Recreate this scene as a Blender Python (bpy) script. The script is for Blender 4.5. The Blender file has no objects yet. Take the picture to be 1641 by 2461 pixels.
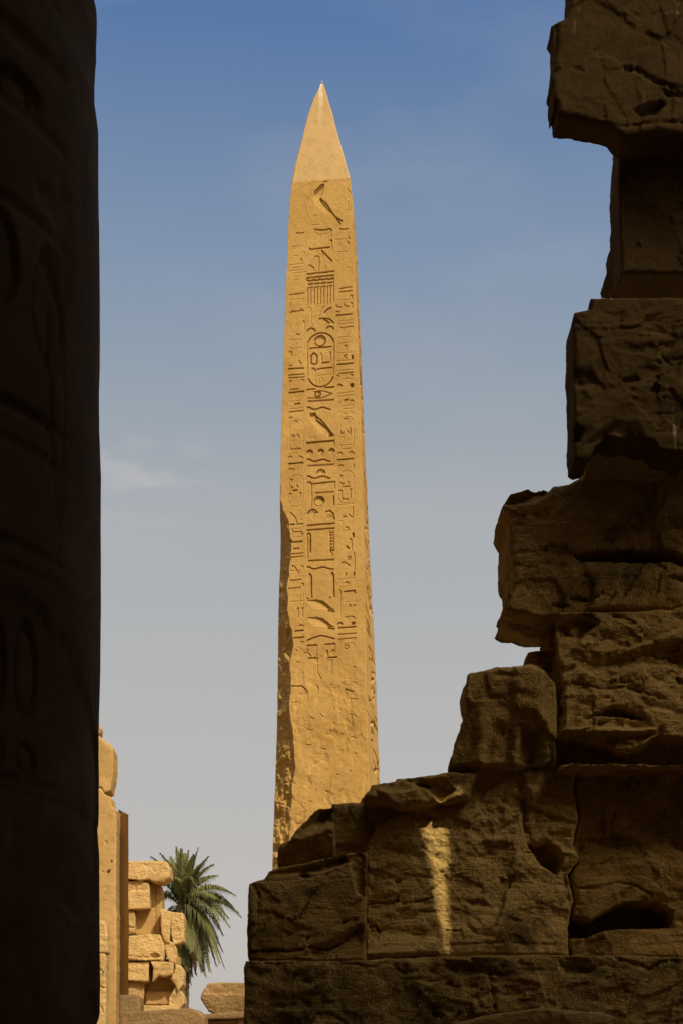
import bpy, math, random
import numpy as np
from mathutils import Vector
from mathutils.geometry import delaunay_2d_cdt

sc = bpy.context.scene
R = math.radians
# ------------------------------------------------------------------ camera
F = 3860.0            # focal length in photograph pixels
CX, HY = 820.5, 2600.0
EYE = 1.6
cam = bpy.data.cameras.new('camera')
cam.sensor_fit = 'HORIZONTAL'
cam.sensor_width = 36.0
cam.lens = 36.0 * F / 1641.0
cam.shift_y = (HY - 1230.5) / 1641.0
cam.clip_end = 9000
cam.clip_start = 0.05
camo = bpy.data.objects.new('camera', cam)
camo.location = (0, 0, EYE)
camo.rotation_euler = (R(90), 0, 0)
sc.collection.objects.link(camo)
sc.camera = camo

# ------------------------------------------------------------------ light
SUN_EL, SUN_AZ = 43.0, 30.0         # azimuth: degrees to the right of straight behind the camera
S = Vector((math.sin(R(SUN_AZ)) * math.cos(R(SUN_EL)), -math.cos(R(SUN_AZ)) * math.cos(R(SUN_EL)), math.sin(R(SUN_EL))))
sun = bpy.data.lights.new('sun', 'SUN')
sun.energy = 3.7
sun.angle = R(0.53)
sun.color = (1.0, 0.87, 0.68)
suno = bpy.data.objects.new('sun', sun)
suno.rotation_euler = S.to_track_quat('Z', 'Y').to_euler()
suno.location = (6, -10, 30)
sc.collection.objects.link(suno)

GLOW, GLOW_POW = 1.0, 8.0
w = bpy.data.worlds.new('World')
sc.world = w
w.use_nodes = True
nt = w.node_tree
for n in list(nt.nodes):
    nt.nodes.remove(n)
def N(tree, kind, **kw):
    n = tree.nodes.new(kind)
    for k, v in kw.items():
        setattr(n, k, v)
    return n
out = N(nt, 'ShaderNodeOutputWorld')
bg = N(nt, 'ShaderNodeBackground')
sky = N(nt, 'ShaderNodeTexSky')
sky.sky_type = 'NISHITA'
sky.sun_disc = False
sky.sun_elevation = R(SUN_EL)
sky.sun_rotation = R(180 - SUN_AZ)
sky.altitude = 0
sky.air_density = 1.0
sky.dust_density = 5.0
sky.ozone_density = 1.0
bg.inputs['Strength'].default_value = 0.1
# the dusty lower sky: the Nishita sky is veiled by pale haze towards the horizon, with a few thin clouds
tc = N(nt, 'ShaderNodeTexCoord')
sep = N(nt, 'ShaderNodeSeparateXYZ')
nt.links.new(tc.outputs['Generated'], sep.inputs[0])
ramp = N(nt, 'ShaderNodeValToRGB')
stops = [(0.0, (.605, .55, .515)), (.078, (.605, .555, .52)), (.222, (.525, .508, .478)), (.336, (.445, .462, .47)), (.40, (.33, .385, .445)), (.457, (.245, .325, .455)), (.552, (.098, .20, .41)), (.75, (.085, .165, .33)), (1.0, (.08, .16, .33))]
els = ramp.color_ramp.elements
while len(els) < len(stops):
    els.new(0.5)
for e, (p, c) in zip(els, stops):
    e.position = p
    e.color = (*c, 1)
nt.links.new(sep.outputs['Z'], ramp.inputs[0])
cmap = N(nt, 'ShaderNodeMapping')
cmap.inputs['Scale'].default_value = (5, 5, 16)
nt.links.new(tc.outputs['Generated'], cmap.inputs[0])
cn = N(nt, 'ShaderNodeTexNoise')
cn.inputs['Scale'].default_value = 1.3
cn.inputs['Detail'].default_value = 5
cn.inputs['Roughness'].default_value = .55
nt.links.new(cmap.outputs[0], cn.inputs['Vector'])
cr = N(nt, 'ShaderNodeMapRange')
cr.inputs['From Min'].default_value = .48
cr.inputs['From Max'].default_value = .85
cr.inputs['To Max'].default_value = .2
nt.links.new(cn.outputs['Fac'], cr.inputs['Value'])
cmix = N(nt, 'ShaderNodeMix', data_type='RGBA')
nt.links.new(cr.outputs[0], cmix.inputs['Factor'])
nt.links.new(ramp.outputs[0], cmix.inputs['A'])
cmix.inputs['B'].default_value = (.56, .54, .54, 1)
blob = N(nt, 'ShaderNodeVectorMath', operation='SUBTRACT')
nt.links.new(tc.outputs['Generated'], blob.inputs[0])
blob.inputs[1].default_value = Vector((-.125, 1, .372)).normalized()
bl2 = N(nt, 'ShaderNodeVectorMath', operation='MULTIPLY')
nt.links.new(blob.outputs[0], bl2.inputs[0])
bl2.inputs[1].default_value = (1, 1, 1.7)
bln = N(nt, 'ShaderNodeVectorMath', operation='LENGTH')
nt.links.new(bl2.outputs[0], bln.inputs[0])
bmr = N(nt, 'ShaderNodeMapRange', interpolation_type='SMOOTHSTEP')
bmr.inputs['From Min'].default_value = .075
bmr.inputs['From Max'].default_value = .0
bmr.inputs['To Max'].default_value = .55
nt.links.new(bln.outputs['Value'], bmr.inputs['Value'])
bmm = N(nt, 'ShaderNodeMath', operation='MULTIPLY')
nt.links.new(bmr.outputs[0], bmm.inputs[0])
cn2 = N(nt, 'ShaderNodeTexNoise')
cn2.inputs['Scale'].default_value = 5.5
cn2.inputs['Detail'].default_value = 5
nt.links.new(cmap.outputs[0], cn2.inputs['Vector'])
cn3 = N(nt, 'ShaderNodeMapRange', interpolation_type='SMOOTHSTEP')
cn3.inputs['From Min'].default_value = .40
cn3.inputs['From Max'].default_value = .66
nt.links.new(cn2.outputs['Fac'], cn3.inputs['Value'])
nt.links.new(cn3.outputs[0], bmm.inputs[1])
cmix2 = N(nt, 'ShaderNodeMix', data_type='RGBA')
nt.links.new(bmm.outputs[0], cmix2.inputs['Factor'])
nt.links.new(cmix.outputs['Result'], cmix2.inputs['A'])
cmix2.inputs['B'].default_value = (.60, .565, .545, 1)
mul = N(nt, 'ShaderNodeMix', data_type='RGBA', blend_type='MULTIPLY')
mul.inputs['Factor'].default_value = 1
nt.links.new(cmix2.outputs['Result'], mul.inputs['A'])
mul.inputs['B'].default_value = (10, 10, 10, 1)
fr = N(nt, 'ShaderNodeMapRange')
fr.inputs['From Min'].default_value = .62
fr.inputs['From Max'].default_value = .9
fr.inputs['To Min'].default_value = .82
fr.inputs['To Max'].default_value = 0.0
nt.links.new(sep.outputs['Z'], fr.inputs['Value'])
smix = N(nt, 'ShaderNodeMix', data_type='RGBA')
fy = N(nt, 'ShaderNodeMapRange', interpolation_type='SMOOTHSTEP')      # away from the sun only
fy.inputs['From Min'].default_value = -.15
fy.inputs['From Max'].default_value = .4
nt.links.new(sep.outputs['Y'], fy.inputs['Value'])
ff = N(nt, 'ShaderNodeMath', operation='MULTIPLY')
nt.links.new(fr.outputs[0], ff.inputs[0])
nt.links.new(fy.outputs[0], ff.inputs[1])
nt.links.new(ff.outputs[0], smix.inputs['Factor'])
nt.links.new(sky.outputs[0], smix.inputs['A'])
nt.links.new(mul.outputs['Result'], smix.inputs['B'])
# wide pale dust glow around the sun, unseen, added to light the foreground
dot = N(nt, 'ShaderNodeVectorMath', operation='DOT_PRODUCT')
nt.links.new(tc.outputs['Generated'], dot.inputs[0])
dot.inputs[1].default_value = S
mx0 = N(nt, 'ShaderNodeMath', operation='MAXIMUM')
nt.links.new(dot.outputs['Value'], mx0.inputs[0])
mx0.inputs[1].default_value = 0.0
pw = N(nt, 'ShaderNodeMath', operation='POWER')
nt.links.new(mx0.outputs[0], pw.inputs[0])
pw.inputs[1].default_value = GLOW_POW
gl = N(nt, 'ShaderNodeMath', operation='MULTIPLY')
nt.links.new(pw.outputs[0], gl.inputs[0])
gl.inputs[1].default_value = GLOW
gc = N(nt, 'ShaderNodeMix', data_type='RGBA')
nt.links.new(gl.outputs[0], gc.inputs['Factor'])
gc.clamp_factor = False
gc.inputs['A'].default_value = (0, 0, 0, 1)
gc.inputs['B'].default_value = (10, 8.6, 6.2, 1)
gadd = N(nt, 'ShaderNodeMix', data_type='RGBA', blend_type='ADD')
gadd.inputs['Factor'].default_value = 1
nt.links.new(smix.outputs['Result'], gadd.inputs['A'])
nt.links.new(gc.outputs['Result'], gadd.inputs['B'])
nt.links.new(gadd.outputs['Result'], bg.inputs[0])
nt.links.new(bg.outputs[0], out.inputs[0])
sc.view_settings.view_transform = 'Standard'
sc.view_settings.look = 'None'
sc.view_settings.exposure = 0.0
sc.view_settings.gamma = 1.0

# ------------------------------------------------------------------ helpers
def tag(o, label=None, cat=None, group=None, kind=None):
    if label: o['label'] = label
    if cat: o['category'] = cat
    if group: o['group'] = group
    if kind: o['kind'] = kind
    return o

def hash01(ix, iy, iz, seed):
    h = (ix * 73856093) ^ (iy * 19349663) ^ (iz * 83492791) ^ (seed * 2654435761 & 0x7fffffff)
    h = h & 0xffffffff
    h = ((h ^ (h >> 15)) * 2246822519) & 0xffffffff
    h = ((h ^ (h >> 13)) * 3266489917) & 0xffffffff
    h = h ^ (h >> 16)
    return h.astype(np.float64) / 4294967295.0

def vnoise(p, seed=0):
    pf = np.floor(p)
    i = pf.astype(np.int64)
    t = p - pf
    t = t * t * t * (t * (t * 6 - 15) + 10)
    r = 0
    for dx in (0, 1):
        wx = t[:, 0] if dx else 1 - t[:, 0]
        for dy in (0, 1):
            wy = t[:, 1] if dy else 1 - t[:, 1]
            for dz in (0, 1):
                wz = t[:, 2] if dz else 1 - t[:, 2]
                r = r + wx * wy * wz * hash01(i[:, 0] + dx, i[:, 1] + dy, i[:, 2] + dz, seed)
    return r * 2 - 1

_q = np.linalg.qr(np.array([[.8, .5, .3], [-.45, .75, .5], [.1, -.55, .8]]))[0]
TURN = _q
def fbm(p, freq=1.0, octaves=4, seed=0, gain=.5):
    r = 0
    a = 1.0
    s = 0
    for k in range(octaves):
        p = p @ TURN
        r = r + a * vnoise(p * freq + 17.3 * k, seed + k)
        s += a
        a *= gain
        freq *= 2.03
    return r / s

def ridge(p, freq, octaves, seed):
    r = 0
    a = 1.0
    s = 0
    for k in range(octaves):
        p = p @ TURN
        r = r + a * (1 - np.abs(vnoise(p * freq + 9.1 * k, seed + k)))
        s += a
        a *= .5
        freq *= 2.1
    return r / s

def mesh_obj(name, verts, faces, mat, parent=None, loc=(0, 0, 0), smooth=True):
    """one mesh object; VERTS are world positions, LOC the origin"""
    me = bpy.data.meshes.new(name)
    v = np.asarray(verts, dtype=np.float64) - np.asarray(loc, dtype=np.float64)
    if isinstance(faces, np.ndarray):
        nv, nf, k = len(v), len(faces), faces.shape[1]
        me.vertices.add(nv)
        me.vertices.foreach_set('co', v.astype(np.float32).ravel())
        me.loops.add(nf * k)
        me.loops.foreach_set('vertex_index', faces.astype(np.int32).ravel())
        me.polygons.add(nf)
        me.polygons.foreach_set('loop_start', np.arange(0, nf * k, k, dtype=np.int32))
        me.update(calc_edges=True)
        me.validate()
    else:
        me.from_pydata(v.tolist(), [], faces)
        me.update()
    me.polygons.foreach_set('use_smooth', np.full(len(me.polygons), smooth))
    me.materials.append(mat)
    o = bpy.data.objects.new(name, me)
    sc.collection.objects.link(o)
    if parent:
        o.parent = parent
        pl = Vector(parent.location)
        o.location = Vector(loc) - pl
    else:
        o.location = loc
    return o

def empty(name, loc):
    o = bpy.data.objects.new(name, None)
    o.empty_display_size = .3
    sc.collection.objects.link(o)
    o.location = loc
    return o

def W(px, py, Y):
    return ((px - CX) / F * Y, Y, EYE + (HY - py) / F * Y)

# ------------------------------------------------------------------ materials
def stone(name, c1, c2, scale=2.0, bump=.4, grain=60.0, stain_shade=None, stain_shade_amt=0.0, streak=False, rough=.92, layer=0.0, spots=0.0, bdist=.02, tone=.0):
    m = bpy.data.materials.new(name)
    m.use_nodes = True
    t = m.node_tree
    b = t.nodes['Principled BSDF']
    b.inputs['Roughness'].default_value = rough
    b.inputs['Specular IOR Level'].default_value = .12
    tc = N(t, 'ShaderNodeTexCoord')
    oi = N(t, 'ShaderNodeObjectInfo')
    add = N(t, 'ShaderNodeVectorMath', operation='MULTIPLY_ADD')
    t.links.new(oi.outputs['Random'], add.inputs[0])
    add.inputs[1].default_value = (40, 40, 40)
    t.links.new(tc.outputs['Object'], add.inputs[2])
    def noise(sc_, det, rgh=.6, vec=None, dist=0.0):
        n = N(t, 'ShaderNodeTexNoise')
        n.inputs['Scale'].default_value = sc_
        n.inputs['Detail'].default_value = det
        n.inputs['Roughness'].default_value = rgh
        n.inputs['Distortion'].default_value = dist
        t.links.new(vec or add.outputs[0], n.inputs['Vector'])
        return n
    def mrange(sock, a, b_, c=0.0, d=1.0):
        n = N(t, 'ShaderNodeMapRange')
        for k, v in zip(('From Min', 'From Max', 'To Min', 'To Max'), (a, b_, c, d)):
            n.inputs[k].default_value = v
        t.links.new(sock, n.inputs['Value'])
        return n.outputs[0]
    def mix(fac, a, b_, mode='MIX'):
        n = N(t, 'ShaderNodeMix', data_type='RGBA', blend_type=mode)
        for s_, v in (('Factor', fac), ('A', a), ('B', b_)):
            if isinstance(v, (tuple, float, int)):
                n.inputs[s_].default_value = (*v, 1) if isinstance(v, tuple) else v
            else:
                t.links.new(v, n.inputs[s_])
        return n.outputs['Result']
    n1 = noise(scale, 6, .62)
    col = mix(mrange(n1.outputs['Fac'], .33, .68), c1, c2)
    n2 = noise(scale * 9, 4, .65)
    d = tuple(x * .62 for x in c1)
    col = mix(mrange(n2.outputs['Fac'], .5, .74, 0, .55), col, d)
    if stain_shade:
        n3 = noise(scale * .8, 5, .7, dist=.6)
        col = mix(mrange(n3.outputs['Fac'], .52, .66, 0, stain_shade_amt), col, stain_shade)
    if spots:
        n5 = noise(scale * 16, 3, .6)
        col = mix(mrange(n5.outputs['Fac'], .60, .68, 0, spots), col, tuple(min(1, x * 1.9) for x in c2))
    if streak:
        mp = N(t, 'ShaderNodeMapping')
        mp.inputs['Scale'].default_value = (9, 9, .55)
        t.links.new(add.outputs[0], mp.inputs[0])
        n4 = noise(3.0, 3, .55, mp.outputs[0])
        n6 = noise(1.6, 2, .5)
        f = N(t, 'ShaderNodeMath', operation='MULTIPLY')
        t.links.new(mrange(n4.outputs['Fac'], .62, .72), f.inputs[0])
        t.links.new(mrange(n6.outputs['Fac'], .5, .62, 0, .8), f.inputs[1])
        col = mix(f.outputs[0], col, (.6, .5, .3))
    hv = N(t, 'ShaderNodeHueSaturation')        # each block has its own tone
    hm = N(t, 'ShaderNodeMapRange')
    hm.inputs['To Min'].default_value = 1 - tone
    hm.inputs['To Max'].default_value = 1 + tone * .6
    t.links.new(oi.outputs['Random'], hm.inputs['Value'])
    t.links.new(hm.outputs[0], hv.inputs['Value'])
    t.links.new(col, hv.inputs['Color'])
    col = hv.outputs['Color']
    g = noise(grain, 5, .7)
    col = mix(mrange(g.outputs['Fac'], .3, .7, 0, .35), col, tuple(x * .7 for x in c2))
    t.links.new(col, b.inputs['Base Color'])
    h = N(t, 'ShaderNodeMath', operation='MULTIPLY_ADD')
    t.links.new(n2.outputs['Fac'], h.inputs[0])
    h.inputs[1].default_value = 1.2
    t.links.new(g.outputs['Fac'], h.inputs[2])
    hs = h.outputs[0]
    if layer:
        mp = N(t, 'ShaderNodeMapping')
        mp.inputs['Scale'].default_value = (.6, .6, 3.2)
        t.links.new(add.outputs[0], mp.inputs[0])
        nl = noise(scale * 2, 5, .6, mp.outputs[0], .4)
        h2 = N(t, 'ShaderNodeMath', operation='MULTIPLY_ADD')
        t.links.new(nl.outputs['Fac'], h2.inputs[0])
        h2.inputs[1].default_value = layer
        t.links.new(hs, h2.inputs[2])
        hs = h2.outputs[0]
    bp = N(t, 'ShaderNodeBump')
    bp.inputs['Strength'].default_value = bump
    bp.inputs['Distance'].default_value = bdist
    t.links.new(hs, bp.inputs['Height'])
    t.links.new(bp.outputs[0], b.inputs['Normal'])
    return m

M_OBEL = stone('pink_granite', (.39, .235, .062), (.485, .30, .092), .8, .4, 22, (.33, .185, .045), .7, bdist=.03)
M_PYR = stone('pale_granite', (.52, .345, .14), (.58, .395, .17), .5, .25, 22, bdist=.03)
def tip_mark(m):
    t = m.node_tree
    b = t.nodes['Principled BSDF']
    src = b.inputs['Base Color'].links[0].from_socket
    tc = N(t, 'ShaderNodeTexCoord')
    sp = N(t, 'ShaderNodeSeparateXYZ')
    t.links.new(tc.outputs['Object'], sp.inputs[0])
    mx = N(t, 'ShaderNodeMath', operation='ADD')
    t.links.new(sp.outputs['X'], mx.inputs[0])
    mx.inputs[1].default_value = .045
    ab = N(t, 'ShaderNodeMath', operation='ABSOLUTE')
    t.links.new(mx.outputs[0], ab.inputs[0])
    r1 = N(t, 'ShaderNodeMapRange', interpolation_type='SMOOTHSTEP')
    r1.inputs['From Min'].default_value = .085
    r1.inputs['From Max'].default_value = .02
    t.links.new(ab.outputs[0], r1.inputs['Value'])
    r2 = N(t, 'ShaderNodeMapRange', interpolation_type='SMOOTHSTEP')
    r2.inputs['From Min'].default_value = 2.5
    r2.inputs['From Max'].default_value = 3.75
    r2.inputs['To Max'].default_value = 1.2
    t.links.new(sp.outputs['Z'], r2.inputs['Value'])
    nz = N(t, 'ShaderNodeTexNoise')
    nz.inputs['Scale'].default_value = 6
    t.links.new(tc.outputs['Object'], nz.inputs['Vector'])
    k = N(t, 'ShaderNodeMath', operation='MULTIPLY')
    t.links.new(r1.outputs[0], k.inputs[0])
    t.links.new(r2.outputs[0], k.inputs[1])
    k2 = N(t, 'ShaderNodeMath', operation='MULTIPLY', use_clamp=True)
    t.links.new(k.outputs[0], k2.inputs[0])
    t.links.new(nz.outputs['Fac'], k2.inputs[1])
    mm = N(t, 'ShaderNodeMix', data_type='RGBA')
    t.links.new(k2.outputs[0], mm.inputs['Factor'])
    t.links.new(src, mm.inputs['A'])
    mm.inputs['B'].default_value = (.75, .66, .5, 1)
    t.links.new(mm.outputs['Result'], b.inputs['Base Color'])
tip_mark(M_PYR)
M_RUIN = stone('sunlit_sandstone', (.53, .35, .13), (.66, .45, .185), .9, .8, 14, (.36, .22, .08), .7, layer=1.0, bdist=.06, tone=.16)
M_SMOOTH = stone('dressed_sandstone', (.41, .255, .088), (.49, .31, .112), .5, .4, 16, (.34, .20, .06), .6, bdist=.04)
M_DARKR = stone('shade_brown_sandstone', (.20, .125, .055), (.27, .165, .07), 1.2, .6, 16, (.13, .08, .035), .6, layer=1.0, bdist=.05)  # brown holds the shade on low wall and short block, put into the colour
M_FORE = stone('hall_sandstone', (.46, .285, .075), (.60, .39, .12), 2.4, 1.0, 45, (.045, .025, .006), .95, layer=1.6, spots=.3, bdist=.022)  # near-black patches: some soot, mostly foreground shade painted into the colour
M_PALE = stone('pale_hall_sandstone', (.58, .37, .11), (.72, .49, .165), 2.4, 1.0, 45, (.06, .034, .008), .9, layer=1.6, spots=.3, bdist=.022)  # same soot and painted shade patches on a paler stone
M_BLOTCH = stone('blotched_sandstone', (.22, .13, .03), (.66, .44, .14), 4.0, 1.0, 45, (.05, .028, .007), .95, layer=1.2, spots=.8, bdist=.022)  # dark patches again mix soot with painted shade
M_DULL = stone('dull_sandstone', (.33, .21, .085), (.45, .29, .12), .9, .9, 14, (.24, .14, .05), .7, layer=1.0, bdist=.06)
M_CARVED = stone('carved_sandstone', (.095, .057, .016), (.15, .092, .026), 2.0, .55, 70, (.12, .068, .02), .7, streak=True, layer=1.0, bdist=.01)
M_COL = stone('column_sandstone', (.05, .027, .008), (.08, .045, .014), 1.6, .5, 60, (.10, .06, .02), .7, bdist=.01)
M_SAND = stone('sand', (.27, .185, .09), (.34, .235, .115), .25, .5, 6, bdist=.05)

# ------------------------------------------------------------------ ground
gv, gf = [], []
nx = 24
for j in range(nx + 1):
    for i in range(nx + 1):
        x = (i / nx - .5); y = (j / nx - .5)
        gv.append((x * abs(x) * 4 * 3000, y * abs(y) * 4 * 3000 + 30, 0))
for j in range(nx):
    for i in range(nx):
        a = j * (nx + 1) + i
        gf.append((a, a + 1, a + nx + 2, a + nx + 1))
tag(mesh_obj('ground', gv, gf, M_SAND), kind='structure')

# ------------------------------------------------------------------ block builder
def seg_dist(P, A, B):
    """distance of points P (n,2) to the closest of the segments A-B (m,2)"""
    best = np.full(len(P), 1e9)
    for a, b in zip(A, B):
        d = b - a
        L = max(1e-12, d @ d)
        t = np.clip(((P - a) @ d) / L, 0, 1)
        q = P - (a + t[:, None] * d)
        best = np.minimum(best, np.einsum('ij,ij->i', q, q))
    return np.sqrt(best)

def inside(P, poly):
    r = np.zeros(len(P), bool)
    n = len(poly)
    for i in range(n):
        x1, y1 = poly[i]
        x2, y2 = poly[(i + 1) % n]
        if y1 == y2:
            continue
        c = ((y1 > P[:, 1]) != (y2 > P[:, 1])) & (P[:, 0] < (x2 - x1) * (P[:, 1] - y1) / (y2 - y1) + x1)
        r ^= c
    return r

def sstep(x, a, b):
    t = np.clip((x - a) / (b - a), 0, 1)
    return t * t * (3 - 2 * t)

def block(name, pts, Y, T, mat, label, cat='stone block', group=None, step=4.0, rnd=8.0, amp=.02, freq=2.5, jag=1.0, feats=(), seed=1, parent=None, ridges=0.0, facets=0.0, tilt=(0, 0), pits=None, chips=None):
    """one ashlar or boulder: an outline at its own distance Y with real thickness T, a weathered front, sides and a back.
    Outline points are photo pixels; (x, y, 'f') keeps a point on the front plane for its height, (x, y, 'b') on the back plane."""
    Yb = Y + T
    m = Y / F                                   # metres per photo pixel at the front
    cy = sum(p[1] for p in pts) / len(pts)
    mx_ = sum(p[0] for p in pts) / len(pts)
    y1_ = max(max(p[1] for p in pts), cy + 1)
    poly = []
    for p in pts:
        k = p[2] if len(p) > 2 else 'a'
        zY = Y if k[0] == 'f' else Yb if k[0] == 'b' else Y + T * float(sstep(np.float64(p[1]), cy, y1_))
        outer = p[0] < CX and p[0] < mx_
        xY = Y if k.endswith('x') or outer else Yb
        poly.append(((p[0] - CX) / F * xY, EYE + (HY - p[1]) / F * zY))
    poly = np.array(poly)
    area = np.sum(poly[:, 0] * np.roll(poly[:, 1], -1) - np.roll(poly[:, 0], -1) * poly[:, 1])
    if area < 0:
        poly = poly[::-1]
    s = step * m
    # resampled, slightly ragged outline
    B = []
    for i in range(len(poly)):
        a, b = poly[i], poly[(i + 1) % len(poly)]
        L = np.linalg.norm(b - a)
        k = max(1, int(round(L / s)))
        for q in range(k):
            B.append(a + (b - a) * q / k)
    B = np.array(B)
    nb = len(B)
    if jag:
        p3 = np.c_[B, np.full(nb, seed * 3.7)]
        B = B + jag * m * (np.c_[fbm(p3, .05 / m, 4, seed + 11, .65), fbm(p3, .05 / m, 4, seed + 23, .65)] * 3.0 + np.c_[fbm(p3, .016 / m, 2, seed + 31), fbm(p3, .016 / m, 2, seed + 33)] * 2.5)
    lo, hi = B.min(0), B.max(0)
    gx = np.arange(lo[0], hi[0], s)
    gz = np.arange(lo[1], hi[1], s)
    G = np.stack(np.meshgrid(gx, gz), -1).reshape(-1, 2)
    rs = np.random.RandomState(seed)
    G = G + rs.uniform(-.3, .3, G.shape) * s
    G = G[inside(G, B)]
    Bn = np.roll(B, -1, 0)
    if len(G):
        G = G[seg_dist(G, B, Bn) > .55 * s]
    allv = [Vector(v) for v in B] + [Vector(v) for v in G]
    vo, eo, fo, ov, oe, of = delaunay_2d_cdt(allv, [], [list(range(nb))], 1, 1e-7)
    V = np.array([(v.x, v.y) for v in vo])
    tri = [f for f in fo if len(f) == 3]
    new = {}
    for i, o_ in enumerate(ov):
        for q in o_:
            new.setdefault(q, i)
    bid = [new[q] for q in range(nb) if q in new]
    d = seg_dist(V, B, Bn)
    r = rnd * m
    p3 = np.c_[V, np.full(len(V), seed * 1.37)]
    round_ = np.where(d < r, r * (1 - np.sqrt(np.clip(1 - (1 - d / r) ** 2, 0, 1))), 0) if r > 0 else 0
    fade = np.clip(d / (2.5 * s), .25, 1)
    depth = round_ + amp * fbm(p3, freq, 5, seed) * fade
    if ridges:
        depth = depth + ridges * (ridge(p3 * np.array([1, 1.8, 1]), freq * 1.3, 4, seed + 5) - .75) * fade
    if chips is None:                           # fracture planes: each patch of the face broke at its own tilt
        chips = .24 if mat in (M_FORE, M_PALE, M_BLOTCH) else .12 if mat in (M_CARVED, M_RUIN, M_DULL) else 0
    if chips:
        sp = .26 if Y < 20 else .42
        area2 = max(.02, float(np.prod(hi - lo)))
        K = int(np.clip(area2 / (sp * sp), 6, 160))
        cs_ = lo + rs.rand(K, 2) * (hi - lo)
        gs_ = rs.uniform(-1, 1, (K, 2)) * chips
        os_ = rs.uniform(-.012, .012, K) * (1 if Y < 20 else 2)
        wv = V + .04 * np.c_[fbm(p3, 3.0, 2, seed + 71), fbm(p3, 3.0, 2, seed + 72)]
        D2 = ((wv[:, None, :] - cs_[None]) ** 2).sum(-1)
        near = np.argsort(D2, 1)[:, :4]
        pl = np.einsum('nkj,nkj->nk', V[:, None, :] - cs_[near], gs_[near]) + os_[near]
        big = np.median(pl, 1)
        depth = depth + np.clip(big, -.06, .10) * fade
    if pits is None:
        pits = .022 if Y < 20 and amp > .022 else .004
    pn = fbm(p3 * np.array([1, 2.0, 1]), 6.0, 3, seed + 90, .55)
    patch = sstep(fbm(p3, 1.7 if Y < 20 else .5, 3, seed + 99), -.18, .22)
    depth = depth + patch * pits * np.clip((pn - .10) * 3.2, 0, 1) * fade + (.3 + .7 * patch) * pits * .35 * fbm(p3, 11.0, 2, seed + 95) * fade
    if facets:                                  # broken planes: the max of a few tilted planes
        best = np.full(len(V), -9.0)
        c0 = (lo + hi) / 2
        for q in range(9):
            gdir = rs.uniform(-1, 1, 2) * facets
            c = lo + rs.rand(2) * (hi - lo)
            best = np.maximum(best, (V - c) @ gdir - rs.rand() * .02)
        depth = depth + np.minimum(best, .5 * T)
    depth = depth + (V - (lo + hi) / 2) @ np.array(tilt)
    pxy = np.c_[CX + V[:, 0] * F / Y, HY - (V[:, 1] - EYE) * F / Y]
    nz = fbm(p3, .12 / m, 3, seed + 40) * 3
    for ft in feats:
        if ft[0] == 'crack':
            L = np.array(ft[1], float)
            dd = seg_dist(pxy, L[:-1], L[1:]) + nz * .8
            depth = depth + ft[3] * np.clip(.55 + nz * .35, .1, 1) * (1 - sstep(dd, ft[2] * .2, ft[2]))
        elif ft[0] == 'hole':
            L = np.array(ft[1], float)
            dd = seg_dist(pxy, L, np.roll(L, -1, 0))
            dd = np.where(inside(pxy, L), -dd, dd) + nz
            soft = ft[3]
            depth = depth + ft[2] * (1 - sstep(dd, -soft, soft * .2))
        elif ft[0] == 'plane':                  # a region whose surface slopes: depth = a + bx*x + by*y (metres per 100 px)
            L = np.array(ft[1], float)
            dd = seg_dist(pxy, L, np.roll(L, -1, 0))
            dd = np.where(inside(pxy, L), -dd, dd) + nz
            c = L.mean(0)
            depth = depth + (ft[2][0] + ft[2][1] * (pxy[:, 0] - c[0]) / 100 + ft[2][2] * (pxy[:, 1] - c[1]) / 100) * (1 - sstep(dd, -ft[3], ft[3] * .3))
    depth = np.minimum(depth, .8 * T)
    fy = Y + depth
    verts = [np.c_[V[:, 0], fy, V[:, 1]]]
    nV = len(V)
    Bx = V[bid]
    fb = fy[bid]
    n = len(bid)
    rings = max(3, min(14, int(T / (s * 2.2))))
    faces = [tuple(f) for f in tri]
    cen = V.mean(0)
    prev = list(bid)
    cnt = nV
    for k in range(1, rings + 1):
        yk = fb + (Yb - fb) * k / rings
        q3 = np.c_[Bx[:, 0], yk, Bx[:, 1]]
        off = np.c_[fbm(q3, freq * 2, 4, seed + 60), fbm(q3, freq * 2, 4, seed + 61)] * min(amp * (.5 if mat is M_CARVED else .9), .07) * min(1, k / 1.5)
        verts.append(np.c_[Bx[:, 0] + off[:, 0], yk, Bx[:, 1] + off[:, 1]])
        cur = list(range(cnt, cnt + n))
        cnt += n
        for i in range(n):
            j = (i + 1) % n
            faces.append((prev[j], prev[i], cur[i], cur[j]))
        prev = cur
    faces.append(tuple(prev))
    # the triangulated front must face the camera (-Y)
    a, b, c = (verts[0][i] for i in tri[0])
    if np.cross(b - a, c - a)[1] > 0:
        nt_ = len(tri)
        faces = [f[::-1] for f in faces[:nt_]] + faces[nt_:]
    allv = np.concatenate(verts)
    loc = (float(cen[0]), Y + T / 2, float(allv[:, 2].min()))
    o = mesh_obj(name, allv, faces, mat, parent, loc)
    me = o.data
    sharp = me.attributes.new('sharp_edge', 'BOOLEAN', 'EDGE')
    bset = set(bid)
    ev = np.empty(len(me.edges) * 2, np.int32)
    me.edges.foreach_get('vertices', ev)
    inb = np.zeros(len(allv), bool)
    if rnd <= 3:
        inb[list(bset)] = True
    ev = ev.reshape(-1, 2)
    sharp.data.foreach_set('value', inb[ev[:, 0]] & inb[ev[:, 1]])
    if label:
        tag(o, label, cat, group)
    return o

# ------------------------------------------------------------------ the ruined wall on the right, block by block
GR = 'blocks of the ruined wall on the right'
E = 1860.0     # far right, outside the frame

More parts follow.
